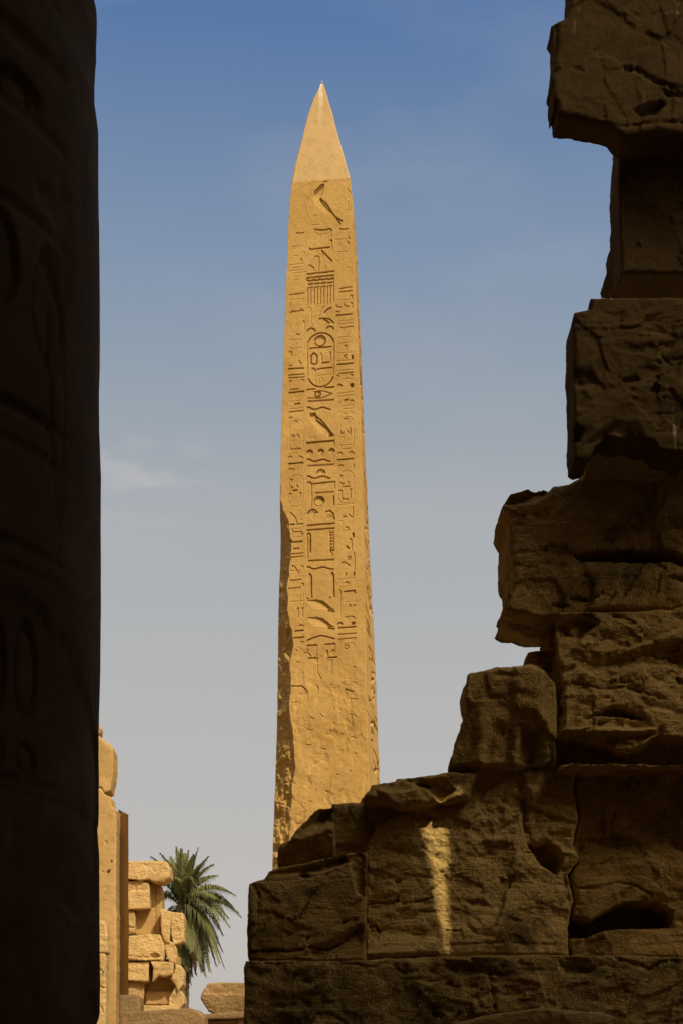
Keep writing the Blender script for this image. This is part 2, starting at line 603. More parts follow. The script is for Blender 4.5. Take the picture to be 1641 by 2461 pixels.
block('cornice_block', [(1357, -140), (1357, 0), (1345, 38), (1325, 57, 'fx'), (1321, 72), (1322, 120), (1319, 151), (1313, 176), (1313, 192), (1317, 197), (1318, 236), (1321, 274), (1326, 302, 'b'), (1330, 332, 'b'), (1375, 334, 'b'), (1380, 338, 'b'), (1416, 342, 'b'), (1441, 347, 'b'), (1457, 355, 'b'), (1470, 370, 'b'), (1482, 378, 'b'), (E, 378, 'b'), (E, -140)],
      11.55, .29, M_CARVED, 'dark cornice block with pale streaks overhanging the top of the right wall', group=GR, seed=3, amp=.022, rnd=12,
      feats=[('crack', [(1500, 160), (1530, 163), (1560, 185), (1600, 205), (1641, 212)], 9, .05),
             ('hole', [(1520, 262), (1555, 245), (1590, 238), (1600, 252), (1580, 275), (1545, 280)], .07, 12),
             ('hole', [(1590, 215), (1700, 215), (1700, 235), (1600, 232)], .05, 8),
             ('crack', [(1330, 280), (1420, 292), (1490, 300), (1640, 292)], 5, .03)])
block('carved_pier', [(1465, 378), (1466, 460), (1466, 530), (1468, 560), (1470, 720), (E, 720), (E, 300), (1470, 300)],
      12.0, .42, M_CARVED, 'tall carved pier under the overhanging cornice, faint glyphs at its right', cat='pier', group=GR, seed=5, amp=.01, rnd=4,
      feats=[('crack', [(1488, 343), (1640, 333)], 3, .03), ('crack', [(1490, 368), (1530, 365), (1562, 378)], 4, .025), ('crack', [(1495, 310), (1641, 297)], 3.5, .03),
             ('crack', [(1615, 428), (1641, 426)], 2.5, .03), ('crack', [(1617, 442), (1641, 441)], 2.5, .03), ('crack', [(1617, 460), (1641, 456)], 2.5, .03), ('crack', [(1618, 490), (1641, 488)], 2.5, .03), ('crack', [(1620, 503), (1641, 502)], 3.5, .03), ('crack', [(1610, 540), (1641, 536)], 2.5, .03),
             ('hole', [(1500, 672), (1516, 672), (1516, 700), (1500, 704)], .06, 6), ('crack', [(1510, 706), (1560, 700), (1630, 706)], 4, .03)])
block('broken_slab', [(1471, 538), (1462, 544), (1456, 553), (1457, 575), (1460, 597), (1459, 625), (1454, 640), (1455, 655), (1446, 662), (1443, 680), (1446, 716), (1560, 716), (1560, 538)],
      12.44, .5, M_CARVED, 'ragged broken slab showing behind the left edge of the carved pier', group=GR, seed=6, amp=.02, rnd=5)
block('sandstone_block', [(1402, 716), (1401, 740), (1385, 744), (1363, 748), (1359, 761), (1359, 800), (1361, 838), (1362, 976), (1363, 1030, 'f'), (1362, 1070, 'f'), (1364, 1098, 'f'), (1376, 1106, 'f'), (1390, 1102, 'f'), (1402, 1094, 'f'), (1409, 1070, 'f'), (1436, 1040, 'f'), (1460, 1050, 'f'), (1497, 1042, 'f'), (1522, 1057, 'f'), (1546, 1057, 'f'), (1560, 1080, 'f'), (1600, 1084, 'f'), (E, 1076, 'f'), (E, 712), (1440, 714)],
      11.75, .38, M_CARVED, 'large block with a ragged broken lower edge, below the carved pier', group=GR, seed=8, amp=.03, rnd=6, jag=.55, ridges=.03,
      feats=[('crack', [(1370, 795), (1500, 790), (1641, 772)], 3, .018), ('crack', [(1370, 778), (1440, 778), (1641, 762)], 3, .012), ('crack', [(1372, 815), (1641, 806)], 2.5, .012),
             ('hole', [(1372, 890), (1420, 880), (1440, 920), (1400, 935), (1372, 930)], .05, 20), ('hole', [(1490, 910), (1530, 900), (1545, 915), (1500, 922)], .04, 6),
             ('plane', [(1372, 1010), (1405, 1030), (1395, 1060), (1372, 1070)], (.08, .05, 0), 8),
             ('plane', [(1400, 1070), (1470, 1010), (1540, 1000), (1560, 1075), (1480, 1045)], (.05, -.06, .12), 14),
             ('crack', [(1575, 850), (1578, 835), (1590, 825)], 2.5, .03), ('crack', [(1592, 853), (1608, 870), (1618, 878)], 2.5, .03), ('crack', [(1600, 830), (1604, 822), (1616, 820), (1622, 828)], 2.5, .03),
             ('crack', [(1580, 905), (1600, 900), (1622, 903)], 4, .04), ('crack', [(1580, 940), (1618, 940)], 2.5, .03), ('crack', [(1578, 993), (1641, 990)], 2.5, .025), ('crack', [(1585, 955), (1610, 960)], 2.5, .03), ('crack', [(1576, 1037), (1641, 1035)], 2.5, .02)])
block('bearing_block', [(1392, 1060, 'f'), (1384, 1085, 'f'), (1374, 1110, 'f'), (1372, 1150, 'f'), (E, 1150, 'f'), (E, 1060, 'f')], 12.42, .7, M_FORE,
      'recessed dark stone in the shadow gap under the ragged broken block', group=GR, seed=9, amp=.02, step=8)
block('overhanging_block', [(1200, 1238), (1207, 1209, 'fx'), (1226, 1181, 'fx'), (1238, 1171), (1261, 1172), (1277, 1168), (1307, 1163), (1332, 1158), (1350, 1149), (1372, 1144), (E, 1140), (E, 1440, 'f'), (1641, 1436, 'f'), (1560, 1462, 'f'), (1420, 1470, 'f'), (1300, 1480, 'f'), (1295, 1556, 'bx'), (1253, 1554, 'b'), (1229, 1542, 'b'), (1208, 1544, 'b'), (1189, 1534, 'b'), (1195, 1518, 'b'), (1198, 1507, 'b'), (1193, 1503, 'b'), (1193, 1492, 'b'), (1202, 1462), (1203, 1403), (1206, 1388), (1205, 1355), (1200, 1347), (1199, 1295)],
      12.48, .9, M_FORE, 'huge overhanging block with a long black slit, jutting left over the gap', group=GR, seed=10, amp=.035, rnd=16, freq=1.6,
      feats=[('hole', [(1375, 1335), (1404, 1327), (1500, 1322), (1593, 1319), (1650, 1340), (1720, 1372), (1690, 1382), (1641, 1362), (1608, 1352), (1500, 1350), (1400, 1350)], .32, 7),
             ('hole', [(1319, 1449), (1330, 1444), (1371, 1452), (1360, 1460)], .12, 4), ('hole', [(1364, 1441), (1385, 1433), (1419, 1440), (1410, 1446)], .12, 4), ('crack', [(1415, 1442), (1430, 1437), (1446, 1425)], 4, .06),
             ('hole', [(1600, 1390), (1625, 1384), (1700, 1396), (1700, 1404), (1640, 1396)], .12, 4),
             ('plane', [(1360, 1350), (1640, 1360), (1641, 1430), (1340, 1440)], (-.03, .0, .06), 30),
             ('plane', [(1225, 1185), (1330, 1160), (1320, 1190), (1280, 1210), (1215, 1212)], (.10, 0, -.2), 10)])
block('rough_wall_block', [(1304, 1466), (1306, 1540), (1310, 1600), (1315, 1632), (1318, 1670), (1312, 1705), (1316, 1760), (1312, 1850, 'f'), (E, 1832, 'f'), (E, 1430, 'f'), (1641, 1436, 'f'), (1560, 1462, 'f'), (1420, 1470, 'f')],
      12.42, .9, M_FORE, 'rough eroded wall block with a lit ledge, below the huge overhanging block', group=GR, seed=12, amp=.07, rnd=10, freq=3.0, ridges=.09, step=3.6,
      feats=[('plane', [(1310, 1480), (1420, 1475), (1440, 1500), (1330, 1600), (1312, 1610)], (.06, .12, -.05), 12),
             ('hole', [(1330, 1492), (1368, 1490), (1378, 1520), (1345, 1530)], .08, 10),
             ('plane', [(1330, 1610), (1641, 1540), (1641, 1600), (1400, 1630)], (.05, 0, -.16), 16),
             ('hole', [(1400, 1728), (1470, 1696), (1500, 1700), (1560, 1735), (1480, 1724), (1440, 1722)], .16, 8),
             ('plane', [(1315, 1756), (1420, 1745), (1580, 1750), (1575, 1765), (1500, 1775), (1330, 1765)], (-.10, 0, -.5), 8),
             ('hole', [(1315, 1765), (1390, 1772), (1460, 1790), (1480, 1805), (1530, 1802), (1580, 1770), (1700, 1780), (1700, 1840), (1340, 1838), (1315, 1830)], .28, 12),
             ('crack', [(1565, 1545), (1620, 1560), (1641, 1556)], 4, .04), ('crack', [(1575, 1580), (1600, 1575), (1640, 1590)], 4, .04), ('crack', [(1372, 1640), (1440, 1655), (1500, 1650), (1580, 1680)], 5, .05)])
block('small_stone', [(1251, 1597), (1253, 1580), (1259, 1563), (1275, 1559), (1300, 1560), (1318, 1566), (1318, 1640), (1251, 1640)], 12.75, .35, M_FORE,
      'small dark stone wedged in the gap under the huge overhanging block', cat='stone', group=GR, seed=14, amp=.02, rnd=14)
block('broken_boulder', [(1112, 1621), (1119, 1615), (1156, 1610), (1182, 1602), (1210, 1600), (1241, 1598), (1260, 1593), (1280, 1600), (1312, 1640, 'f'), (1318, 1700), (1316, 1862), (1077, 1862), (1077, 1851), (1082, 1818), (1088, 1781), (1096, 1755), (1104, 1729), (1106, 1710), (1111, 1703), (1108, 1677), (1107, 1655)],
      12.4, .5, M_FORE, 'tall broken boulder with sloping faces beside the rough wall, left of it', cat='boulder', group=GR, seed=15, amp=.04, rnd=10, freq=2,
      feats=[('plane', [(1220, 1640), (1232, 1605), (1262, 1594), (1312, 1610), (1306, 1730), (1225, 1715)], (-.07, -.06, .03), 18),
             ('plane', [(1090, 1690), (1165, 1670), (1150, 1860), (1070, 1860)], (.10, -.16, .03), 26),
             ('plane', [(1165, 1720), (1240, 1725), (1245, 1860), (1150, 1860)], (.07, .03, .08), 26),
             ('hole', [(1245, 1740), (1312, 1735), (1312, 1860), (1235, 1860)], .16, 30)])
GC = 'stones of the lower courses on the right'
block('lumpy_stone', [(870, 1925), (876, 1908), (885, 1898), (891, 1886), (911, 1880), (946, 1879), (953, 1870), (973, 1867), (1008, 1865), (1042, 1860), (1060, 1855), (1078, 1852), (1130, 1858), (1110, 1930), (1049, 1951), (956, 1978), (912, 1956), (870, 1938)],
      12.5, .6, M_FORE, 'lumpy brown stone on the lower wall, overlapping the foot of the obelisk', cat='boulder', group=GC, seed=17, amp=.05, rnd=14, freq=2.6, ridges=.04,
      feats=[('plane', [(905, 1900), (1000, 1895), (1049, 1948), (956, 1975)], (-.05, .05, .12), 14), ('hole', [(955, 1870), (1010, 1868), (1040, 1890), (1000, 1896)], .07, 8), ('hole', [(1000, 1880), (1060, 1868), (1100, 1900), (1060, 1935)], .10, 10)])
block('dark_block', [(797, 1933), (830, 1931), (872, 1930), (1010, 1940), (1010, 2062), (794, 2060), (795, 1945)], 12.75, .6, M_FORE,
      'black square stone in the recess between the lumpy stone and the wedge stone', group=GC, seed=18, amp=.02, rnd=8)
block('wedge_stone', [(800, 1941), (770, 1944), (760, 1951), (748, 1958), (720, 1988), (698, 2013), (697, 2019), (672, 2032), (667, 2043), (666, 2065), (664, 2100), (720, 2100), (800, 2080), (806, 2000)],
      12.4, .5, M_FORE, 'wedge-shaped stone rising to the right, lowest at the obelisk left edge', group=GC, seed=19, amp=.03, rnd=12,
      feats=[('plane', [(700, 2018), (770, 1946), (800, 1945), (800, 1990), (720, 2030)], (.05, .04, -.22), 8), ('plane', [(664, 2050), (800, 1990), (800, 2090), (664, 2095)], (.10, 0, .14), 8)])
block('corner_block', [(665, 2087), (648, 2094), (634, 2111), (612, 2118), (600, 2123), (597, 2136), (594, 2204), (594, 2273), (596, 2296, 'fx'), (601, 2312, 'fx'), (700, 2314, 'f'), (876, 2314, 'f'), (877, 2180), (877, 2044, 'f'), (835, 2050), (800, 2058), (767, 2067), (700, 2080)],
      12.3, .8, M_FORE, 'large smooth corner block with a rounded pale top edge, at the left end', group=GC, seed=20, amp=.025, rnd=12, freq=1.6,
      feats=[('plane', [(640, 2100), (740, 2080), (830, 2055), (840, 2072), (780, 2100), (660, 2110)], (.07, 0, -.35), 8),
             ('hole', [(718, 2104), (730, 2098), (745, 2104), (738, 2112), (722, 2112)], .08, 5),
             ('plane', [(830, 2060), (876, 2045), (876, 2160), (855, 2150), (845, 2100)], (.07, .25, 0), 6),
             ('crack', [(815, 2222), (835, 2215), (858, 2210)], 5, .06), ('crack', [(600, 2290), (660, 2285), (700, 2288), (750, 2278), (790, 2284), (830, 2262), (866, 2225)], 4.5, .07),
             ('plane', [(720, 2300), (850, 2230), (874, 2225), (874, 2304)], (.05, -.03, -.10), 10), ('crack', [(740, 2140), (765, 2185)], 3, .012),
             ('crack', [(606, 2120), (624, 2160), (620, 2200), (600, 2240)], 8, .03), ('crack', [(756, 2182), (770, 2186)], 3, .03)])
block('pitted_block', [(876, 2035), (900, 1985, 'f'), (960, 1950, 'f'), (1080, 1915, 'f'), (1100, 1850), (1350, 1836), (1344, 1900), (1356, 1965), (1343, 2030), (1357, 2064), (1334, 2104), (1346, 2180), (1332, 2250), (1336, 2302, 'f'), (1060, 2304, 'f'), (876, 2314, 'f')],
      12.68, .8, M_PALE, 'pitted wall block with a narrow shaft of sunlight down its face', group=GC, seed=21, amp=.045, rnd=8, ridges=.05, freq=3.2, step=3.6,
      feats=[('crack', [(880, 2178), (900, 2170), (940, 2172), (955, 2165)], 5, .06), ('crack', [(950, 2170), (960, 2150), (962, 2140)], 3.5, .05), ('crack', [(968, 2175), (1000, 2168), (1040, 2160)], 3.5, .05),
             ('crack', [(1070, 2238), (1105, 2240)], 3, .05), ('plane', [(870, 2240), (930, 2225), (1060, 2260), (1060, 2300), (870, 2305)], (-.03, .0, -.18), 12), ('crack', [(880, 2210), (890, 2230), (900, 2225), (910, 2240)], 5, .07),
             ('hole', [(1110, 2165), (1160, 2160), (1180, 2180), (1140, 2190)], .05, 8), ('hole', [(945, 2120), (965, 2110), (965, 2126)], .05, 4),
             ('plane', [(1250, 1855), (1300, 1848), (1310, 1900), (1275, 1940), (1260, 1900)], (-.07, 0, 0), 8), ('hole', [(1265, 2030), (1320, 2020), (1356, 2060), (1340, 2105), (1300, 2080)], .22, 10),
             ('crack', [(1252, 1900), (1262, 1990), (1280, 2040)], 9, .08), ('crack', [(1000, 2190), (1060, 2195), (1120, 2185)], 3, .04), ('crack', [(1060, 2275), (1200, 2268), (1330, 2272)], 5, .03)])
block('hollowed_block', [(1350, 1842), (1344, 1900), (1356, 1965), (1343, 2030), (1357, 2064), (1334, 2110), (1346, 2180), (1332, 2250), (1336, 2302, 'f'), (1500, 2302, 'f'), (E, 2304, 'f'), (E, 1822)],
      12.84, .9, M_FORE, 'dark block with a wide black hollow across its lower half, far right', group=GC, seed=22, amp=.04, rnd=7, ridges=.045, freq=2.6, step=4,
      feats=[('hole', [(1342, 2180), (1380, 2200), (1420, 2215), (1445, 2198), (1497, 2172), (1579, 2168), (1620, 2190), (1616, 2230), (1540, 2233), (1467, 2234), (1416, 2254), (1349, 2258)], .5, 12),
             ('hole', [(1345, 2150), (1372, 2152), (1380, 2160), (1362, 2176), (1345, 2172)], .15, 6), ('crack', [(1360, 2136), (1440, 2136), (1480, 2122), (1520, 2128), (1560, 2150)], 4, .05),
             ('plane', [(1370, 2060), (1641, 2050), (1641, 1860), (1400, 1870)], (.06, .03, .06), 30), ('crack', [(1354, 1840), (1400, 1838), (1560, 1830), (1641, 1828)], 5, .06)])
block('base_course_block', [(591, 2311), (587, 2326), (587, 2400), (586, 2461), (586, 2760, 'f'), (1612, 2760, 'f'), (1616, 2300), (1330, 2296), (1060, 2298), (860, 2310), (700, 2309)],
      12.2, .9, M_BLOTCH, 'long blotchy base block along the bottom, under the corner block', group=GC, seed=23, amp=.035, rnd=9, ridges=.03, freq=2.4, step=4.2,
      feats=[('crack', [(590, 2318), (700, 2316), (850, 2318), (900, 2326), (960, 2300), (1080, 2312)], 5, .03), ('crack', [(950, 2326), (965, 2338), (1000, 2336)], 3.5, .04), ('hole', [(1035, 2432), (1055, 2436), (1060, 2446), (1040, 2446)], .06, 4), ('crack', [(760, 2440), (790, 2436), (810, 2446), (830, 2461)], 5, .05),
             ('hole', [(1060, 2320), (1110, 2312), (1200, 2330), (1210, 2350), (1150, 2345), (1100, 2352)], .06, 8), ('crack', [(1176, 2330), (1186, 2400), (1190, 2440)], 7, .07), ('hole', [(1340, 2310), (1440, 2325), (1420, 2345), (1350, 2350)], .06, 10), ('hole', [(1070, 2360), (1090, 2362), (1085, 2372), (1066, 2370)], .05, 4), ('crack', [(1470, 2300), (1560, 2330), (1600, 2310)], 6, .05)])
block('end_block', [(1618, 2300), (1620, 2760, 'f'), (E, 2760, 'f'), (E, 2298)], 12.4, .8, M_FORE, 'narrow dark stone at the bottom right corner, past the base block', group=GC, seed=24, amp=.03)
block('rounded_stone', [(1060, 2475), (1082, 2460), (1119, 2450), (1142, 2442), (1180, 2436), (1216, 2431), (1268, 2424), (1297, 2424), (1357, 2430), (1408, 2434), (1449, 2447), (1482, 2461), (1510, 2480), (1530, 2700, 'f'), (1040, 2700, 'f')],
      11.0, .7, M_PALE, 'low round-topped stone with a thin pale rim, at the bottom edge', cat='stone', seed=25, amp=.012, rnd=17, jag=.4)

# ------------------------------------------------------------------ the obelisk
OY = 42.0
XL = np.array([(197, 772), (214, 765.5), (233, 754.5), (271, 740), (333, 724), (389, 708.5), (426, 701.5), (483, 695.5), (551, 692.5), (597, 691.5), (668, 688), (815, 683), (940, 679), (1014, 676.6), (1137, 674), (1221, 672.5), (1320, 672), (1378, 670), (1458, 668), (1584, 666.4), (1700, 664.6), (1751, 663), (1898, 658.5), (2026, 654.6), (2090, 653.5), (2650, 636)], float)
XR = np.array([(197, 777), (214, 785), (226, 790), (251, 800.7), (287, 811), (341, 825.7), (385, 836), (426, 845), (475, 854), (551, 858.7), (565, 859.5), (663, 863), (779, 868), (886, 872), (954, 874.5), (1061, 879), (1159, 883.7), (1293, 889), (1387, 893.6), (1476, 898), (1592, 902.5), (1700, 906.5), (1770, 909), (1861, 912.4), (2100, 921), (2650, 941)], float)
XA = np.array([(197, 776), (426, 841), (475, 847), (551, 850), (663, 853), (815, 859), (940, 863), (1137, 868), (1320, 871), (1600, 877), (1870, 884), (2100, 889), (2650, 905)], float)
f_xl = lambda y: np.interp(y, XL[:, 0], XL[:, 1])
f_xr = lambda y: np.interp(y, XR[:, 0], XR[:, 1])
f_xa = lambda y: np.interp(y, XA[:, 0], XA[:, 1])
RX0, RY0, RK = 640, 420, 2                     # raster: half-pixel cells
RW, RH = 290 * RK, 1700 * RK
DEP = np.zeros((RH, RW))
UNITS = {1: (640, 180, 5.6), 2: (640, 520, 5.6), 3: (640, 900, 5.6), 4: (640, 1280, 5.6), 5: (640, 1660, 5.47)}
def stroke(pts, w, d):
    """a chiselled groove: w in photo pixels, d in metres"""
    P = [((x - RX0) * RK, (y - RY0) * RK) for x, y in pts]
    hw = w * RK / 2
    for (x1, y1), (x2, y2) in zip(P[:-1], P[1:]):
        a0, a1 = int(max(0, min(x1, x2) - hw - 3)), int(min(RW, max(x1, x2) + hw + 4))
        b0, b1 = int(max(0, min(y1, y2) - hw - 3)), int(min(RH, max(y1, y2) + hw + 4))
        if a1 <= a0 or b1 <= b0:
            continue
        yy, xx = np.mgrid[b0:b1, a0:a1]
        dx, dy = x2 - x1, y2 - y1
        L = max(1e-9, dx * dx + dy * dy)
        t = np.clip(((xx - x1) * dx + (yy - y1) * dy) / L, 0, 1)
        dd = np.hypot(xx - x1 - t * dx, yy - y1 - t * dy)
        v = d * np.clip((hw + .8 - dd) / 1.6, 0, 1)
        DEP[b0:b1, a0:a1] = np.maximum(DEP[b0:b1, a0:a1], v)
def sunk(pts, d, slope=(0, 0)):
    """a sunken figure with a body rising towards its lower left"""
    P = np.array([((x - RX0) * RK, (y - RY0) * RK) for x, y in pts])
    lo, hi = np.floor(P.min(0) - 2).astype(int), np.ceil(P.max(0) + 3).astype(int)
    lo = np.maximum(lo, 0)
    yy, xx = np.mgrid[lo[1]:hi[1], lo[0]:hi[0]]
    Q = np.c_[xx.ravel(), yy.ravel()].astype(float)
    ins = inside(Q, P)
    dist = seg_dist(Q, P, np.roll(P, -1, 0))
    c = P.mean(0)
    v = np.where(ins, d * np.clip(dist / 1.2, 0, 1) * np.clip(1 + ((Q - c) @ np.array(slope)) / 40, .15, 1.5), 0).reshape(xx.shape)
    sub = DEP[lo[1]:hi[1], lo[0]:hi[0]]
    DEP[lo[1]:hi[1], lo[0]:hi[0]] = np.maximum(sub, v[:sub.shape[0], :sub.shape[1]])
def U(r, pts):
    ox, oy, k = UNITS[r]
    return [(ox + u / k, oy + v / k) for u, v in pts]
def arc(cx, cy, rx, ry, a0, a1, n=12):
    return [(cx + rx * math.cos(R(a0 + (a1 - a0) * i / n)), cy - ry * math.sin(R(a0 + (a1 - a0) * i / n))) for i in range(n + 1)]
def S_(r, pts): stroke(U(r, pts), 2.4, .085)
def M_(r, pts): stroke(U(r, pts), 1.9, .036)
def L_(r, pts): stroke(U(r, pts), 1.6, .013)
# --- middle column, from the top
S_(1, [(650, 1522), (700, 1480), (755, 1432)]); M_(1, [(765, 1400), (815, 1398)]); S_(1, [(650, 1522), (655, 1526)])
S_(1, [(730, 1620), (800, 1690), (840, 1750), (880, 1820), (930, 1885), (1018, 1950)]); S_(1, [(930, 1885), (995, 1985)])
sunk(U(1, [(640, 1560), (790, 1420), (760, 1560), (720, 1620), (880, 1830), (760, 1850), (660, 1800)]), .035, (.8, -.8))
L_(1, [(765, 1830), (755, 1900), (735, 1960)]); L_(1, [(590, 1900), (640, 1850), (680, 1850)]); L_(1, [(610, 1970), (720, 1970)])
S_(1, [(648, 2030), (720, 2045), (800, 2050), (850, 2038), (880, 2060)]); M_(1, [(880, 2060), (870, 2110), (878, 2140)]); S_(1, [(865, 2197), (882, 2197)]); M_(1, [(882, 2200), (884, 2310)]); S_(1, [(580, 2280), (605, 2297), (855, 2287)])
L_(1, [(650, 2060), (700, 2110), (830, 2100)]); L_(1, [(730, 2110), (730, 2160)])
S_(2, [(745, 418), (885, 573)]); M_(2, [(572, 600), (610, 620), (643, 652)]); M_(2, arc(680, 530, 34, 42, 140, -20)); M_(2, [(714, 540), (712, 610), (703, 690)]); L_(2, [(760, 470), (765, 540), (800, 665)]); L_(2, [(690, 415), (688, 470)])
for v in (718, 770): S_(2, [(550, v + 4), (908, v - 6)])
for k in range(4):
    u = 555 + k * 87
    S_(2, [(u - 5, 800), (u + 15, 815), (u + 70, 812), (u + 82, 800)]); S_(2, [(u + 10, 862), (u + 72, 858)]); M_(2, [(u + 8, 908), (u + 72, 903)])
for k, u in enumerate((562, 602, 646, 690, 733, 775, 822, 862)): M_(2, [(u, 925), (u, 1138)])
M_(2, [(905, 800), (908, 1125)])
M_(2, [(780, 1165), (740, 1220), (712, 1320)]); S_(2, [(872, 1198), (820, 1220), (780, 1258)]); L_(2, [(570, 1165), (605, 1200), (608, 1380), (625, 1430)])
S_(2, [(710, 1336), (770, 1338), (790, 1360), (850, 1400)]); S_(2, [(790, 1338), (850, 1350), (905, 1402)])
S_(2, arc(605, 1510, 55, 52, 155, 10)); S_(2, arc(855, 1500, 52, 50, 150, 10))
# the great cartouche
S_(2, arc(735, 1690, 175, 160, 15, 165, 20)); S_(2, arc(735, 2080, 172, 175, 200, 340, 20))
M_(2, [(562, 1650), (556, 1850), (562, 2090)]); M_(2, [(906, 1640), (914, 1850), (906, 2100)])
S_(2, arc(727, 1635, 72, 68, 0, 360, 24)); sunk(U(2, arc(727, 1637, 60, 56, 0, 340, 18)), .02)
S_(2, [(590, 1728), (875, 1722)])
S_(2, [(600, 1830), (640, 1792), (685, 1830), (680, 1900), (688, 1930), (650, 1948), (604, 1930), (608, 1880), (600, 1830)])
M_(2, [(738, 1800), (750, 1850), (750, 1932)]); S_(2, [(750, 1935), (845, 1933)]); M_(2, [(862, 1795), (868, 1920)])
S_(2, [(615, 2000), (645, 2002), (662, 2030)]); L_(2, [(662, 2030), (662, 2240)]); S_(2, [(688, 2015), (885, 2005)]); L_(2, [(880, 2010), (880, 2050)]); L_(2, [(690, 2105), (870, 2097)]); L_(2, [(735, 2130), (800, 2200)]); L_(2, [(712, 2150), (712, 2230)])
S_(2, [(552, 2284), (660, 2278)]); S_(2, [(790, 2272), (910, 2270)])
# eye, wave, serpent, owl
M_(3, [(558, 268), (620, 270), (690, 280), (780, 270), (850, 242), (885, 230)]); M_(3, [(640, 190), (700, 183), (770, 188), (830, 210), (885, 232)]); S_(3, arc(693, 226, 38, 34, 0, 360, 16)); M_(3, [(700, 215), (698, 245)])
def zig(r, u0, u1, v, n, a=12):
    M_(r, [(u0 + (u1 - u0) * i / n, v + (a if i % 2 else -a)) for i in range(n + 1)])
zig(3, 562, 910, 318, 30)
def snake(v):
    S_(3 if v < 2000 else 4, [(555, (v if v < 2000 else v - 2128)), (585, v % 10000 if v < 2000 else v - 2120), *[(u, (v if v < 2000 else v - 2128) + dv) for u, dv in ((610, 22), (645, 34), (690, 28), (740, 12), (780, 14), (820, 34), (860, 46))]])
snake(395)
S_(3, [(590, 483), (655, 480), (675, 530), (730, 570), (780, 630), (830, 700), (905, 800)]); sunk(U(3, [(585, 500), (650, 490), (690, 570), (790, 660), (890, 795), (840, 800), (760, 760), (690, 700), (640, 630), (600, 580)]), .035, (.9, -.9))
S_(3, [(845, 800), (855, 770), (880, 800), (845, 805)]); L_(3, [(640, 640), (655, 690)]); L_(3, [(715, 700), (710, 750)]); L_(3, [(580, 812), (660, 812)]); L_(3, [(700, 650), (830, 760)]); M_(3, [(600, 550), (620, 585)])
S_(3, [(548, 880), (640, 878), (912, 870)]); S_(3, [(548, 872), (912, 864)]); M_(3, [(912, 870), (916, 930)])
for u in (585, 733, 880): S_(3, arc(u, 1012, 36, 36, 160, 0)); sunk(U(3, arc(u, 1016, 28, 28, 0, 340)), .02)
M_(3, [(768, 1010), (760, 1045), (740, 1048)]); snake(1098)
zig(3, 560, 910, 1190, 24)
S_(3, arc(735, 1300, 52, 52, 165, 5)); sunk(U(3, [(690, 1300), (735, 1255), (780, 1300)]), .02); snake(1325)
S_(3, [(555, 1408), (590, 1408), (608, 1430)]); M_(3, [(608, 1430), (616, 1600), (612, 1760)]); S_(3, [(630, 1435), (780, 1424), (922, 1420)]); M_(3, [(922, 1420), (920, 1500)]); zig(3, 660, 910, 1558, 12, 6)
S_(3, arc(712, 1672, 66, 62, -10, 190, 16)); M_(3, arc(712, 1672, 66, 62, 190, 350, 12)); sunk(U(3, arc(712, 1675, 56, 52, 0, 340)), .03, (.6, -.6)); S_(3, [(908, 1610), (912, 1730)])
S_(3, arc(625, 1840, 58, 62, 175, 20)); M_(3, [(548, 1830), (570, 1828)]); M_(3, [(668, 1825), (692, 1828)]); sunk(U(3, [(580, 1830), (625, 1790), (670, 1830), (640, 1940)]), .02)
S_(3, [(805, 1815), (860, 1808), (900, 1850), (916, 1930)]); sunk(U(3, [(800, 1890), (850, 1850), (900, 1900), (840, 1930)]), .012)
for v in (1988, 2052): S_(3, [(552, v + 4), (916, v - 6)])
M_(3, [(555, 2100), (552, 2350)]); M_(4, [(556, 0), (562, 310)]); S_(3, [(560, 2103), (585, 2103), (598, 2130)]); M_(3, [(598, 2130), (600, 2350)]); S_(3, [(590, 2200), (592, 2350)]); S_(4, [(596, 0), (590, 215)])
M_(3, [(855, 2080), (852, 2350)]); M_(3, [(902, 2080), (910, 2350)]); M_(4, [(860, 0), (856, 200)]); M_(4, [(905, 0), (910, 200)])
for k in range(6): M_(3, [(860, 2105 + k * 42), (905, 2105 + k * 42)])
for k in range(5): M_(4, [(860, 10 + k * 42), (905, 8 + k * 42)])
S_(4, [(856, 212), (910, 210)]); M_(4, [(860, 228), (900, 280)]); M_(4, [(900, 228), (872, 290), (882, 298)])
zig(4, 565, 910, 348, 30); S_(4, [(555, 425), (585, 430), (610, 447), (645, 458), (690, 452), (740, 438), (780, 438), (820, 455), (860, 468), (905, 472)])
for u in (585, 885):
    S_(4, [(u, 515), (u + 22, 550), (u + 24, 700), (u + 28, 840)]); M_(4, [(u, 515), (u - 18, 555), (u - 22, 840)]); sunk(U(4, [(u, 530), (u + 20, 560), (u + 24, 830), (u - 18, 830), (u - 14, 560)]), .03, (.4, 0)); S_(4, [(u - 35, 848), (u - 22, 850)]); M_(4, [(u + 20, 838), (u + 38, 842)])
# two birds
for v in (880, 1115):
    sunk(U(4, [(565, v), (640, v - 6), (730, v + 14), (820, v + 60), (860, v + 110), (905, v + 145), (800, v + 130), (720, v + 120), (640, v + 110), (590, v + 60)]), .04, (.9, -1.1))
    M_(4, [(560, v), (600, v - 2), (640, v + 10)]); S_(4, [(835, v + 148), (915, v + 168)]); M_(4, [(660, v - 5), (760, v + 20), (860, v + 110), (910, v + 148)])
S_(4, [(552, 1420), (640, 1385), (735, 1362), (830, 1385), (920, 1414)]); L_(4, [(590, 1352), (650, 1346)])
S_(4, [(550, 1490), (682, 1486)]); M_(4, [(682, 1490), (680, 1630)]); S_(4, [(792, 1484), (922, 1480)]); M_(4, [(924, 1480), (920, 1600)]); M_(4, [(555, 1535), (560, 1570)]); S_(4, [(832, 1664), (950, 1662)]); M_(4, [(505, 1588), (555, 1580), (605, 1635)])
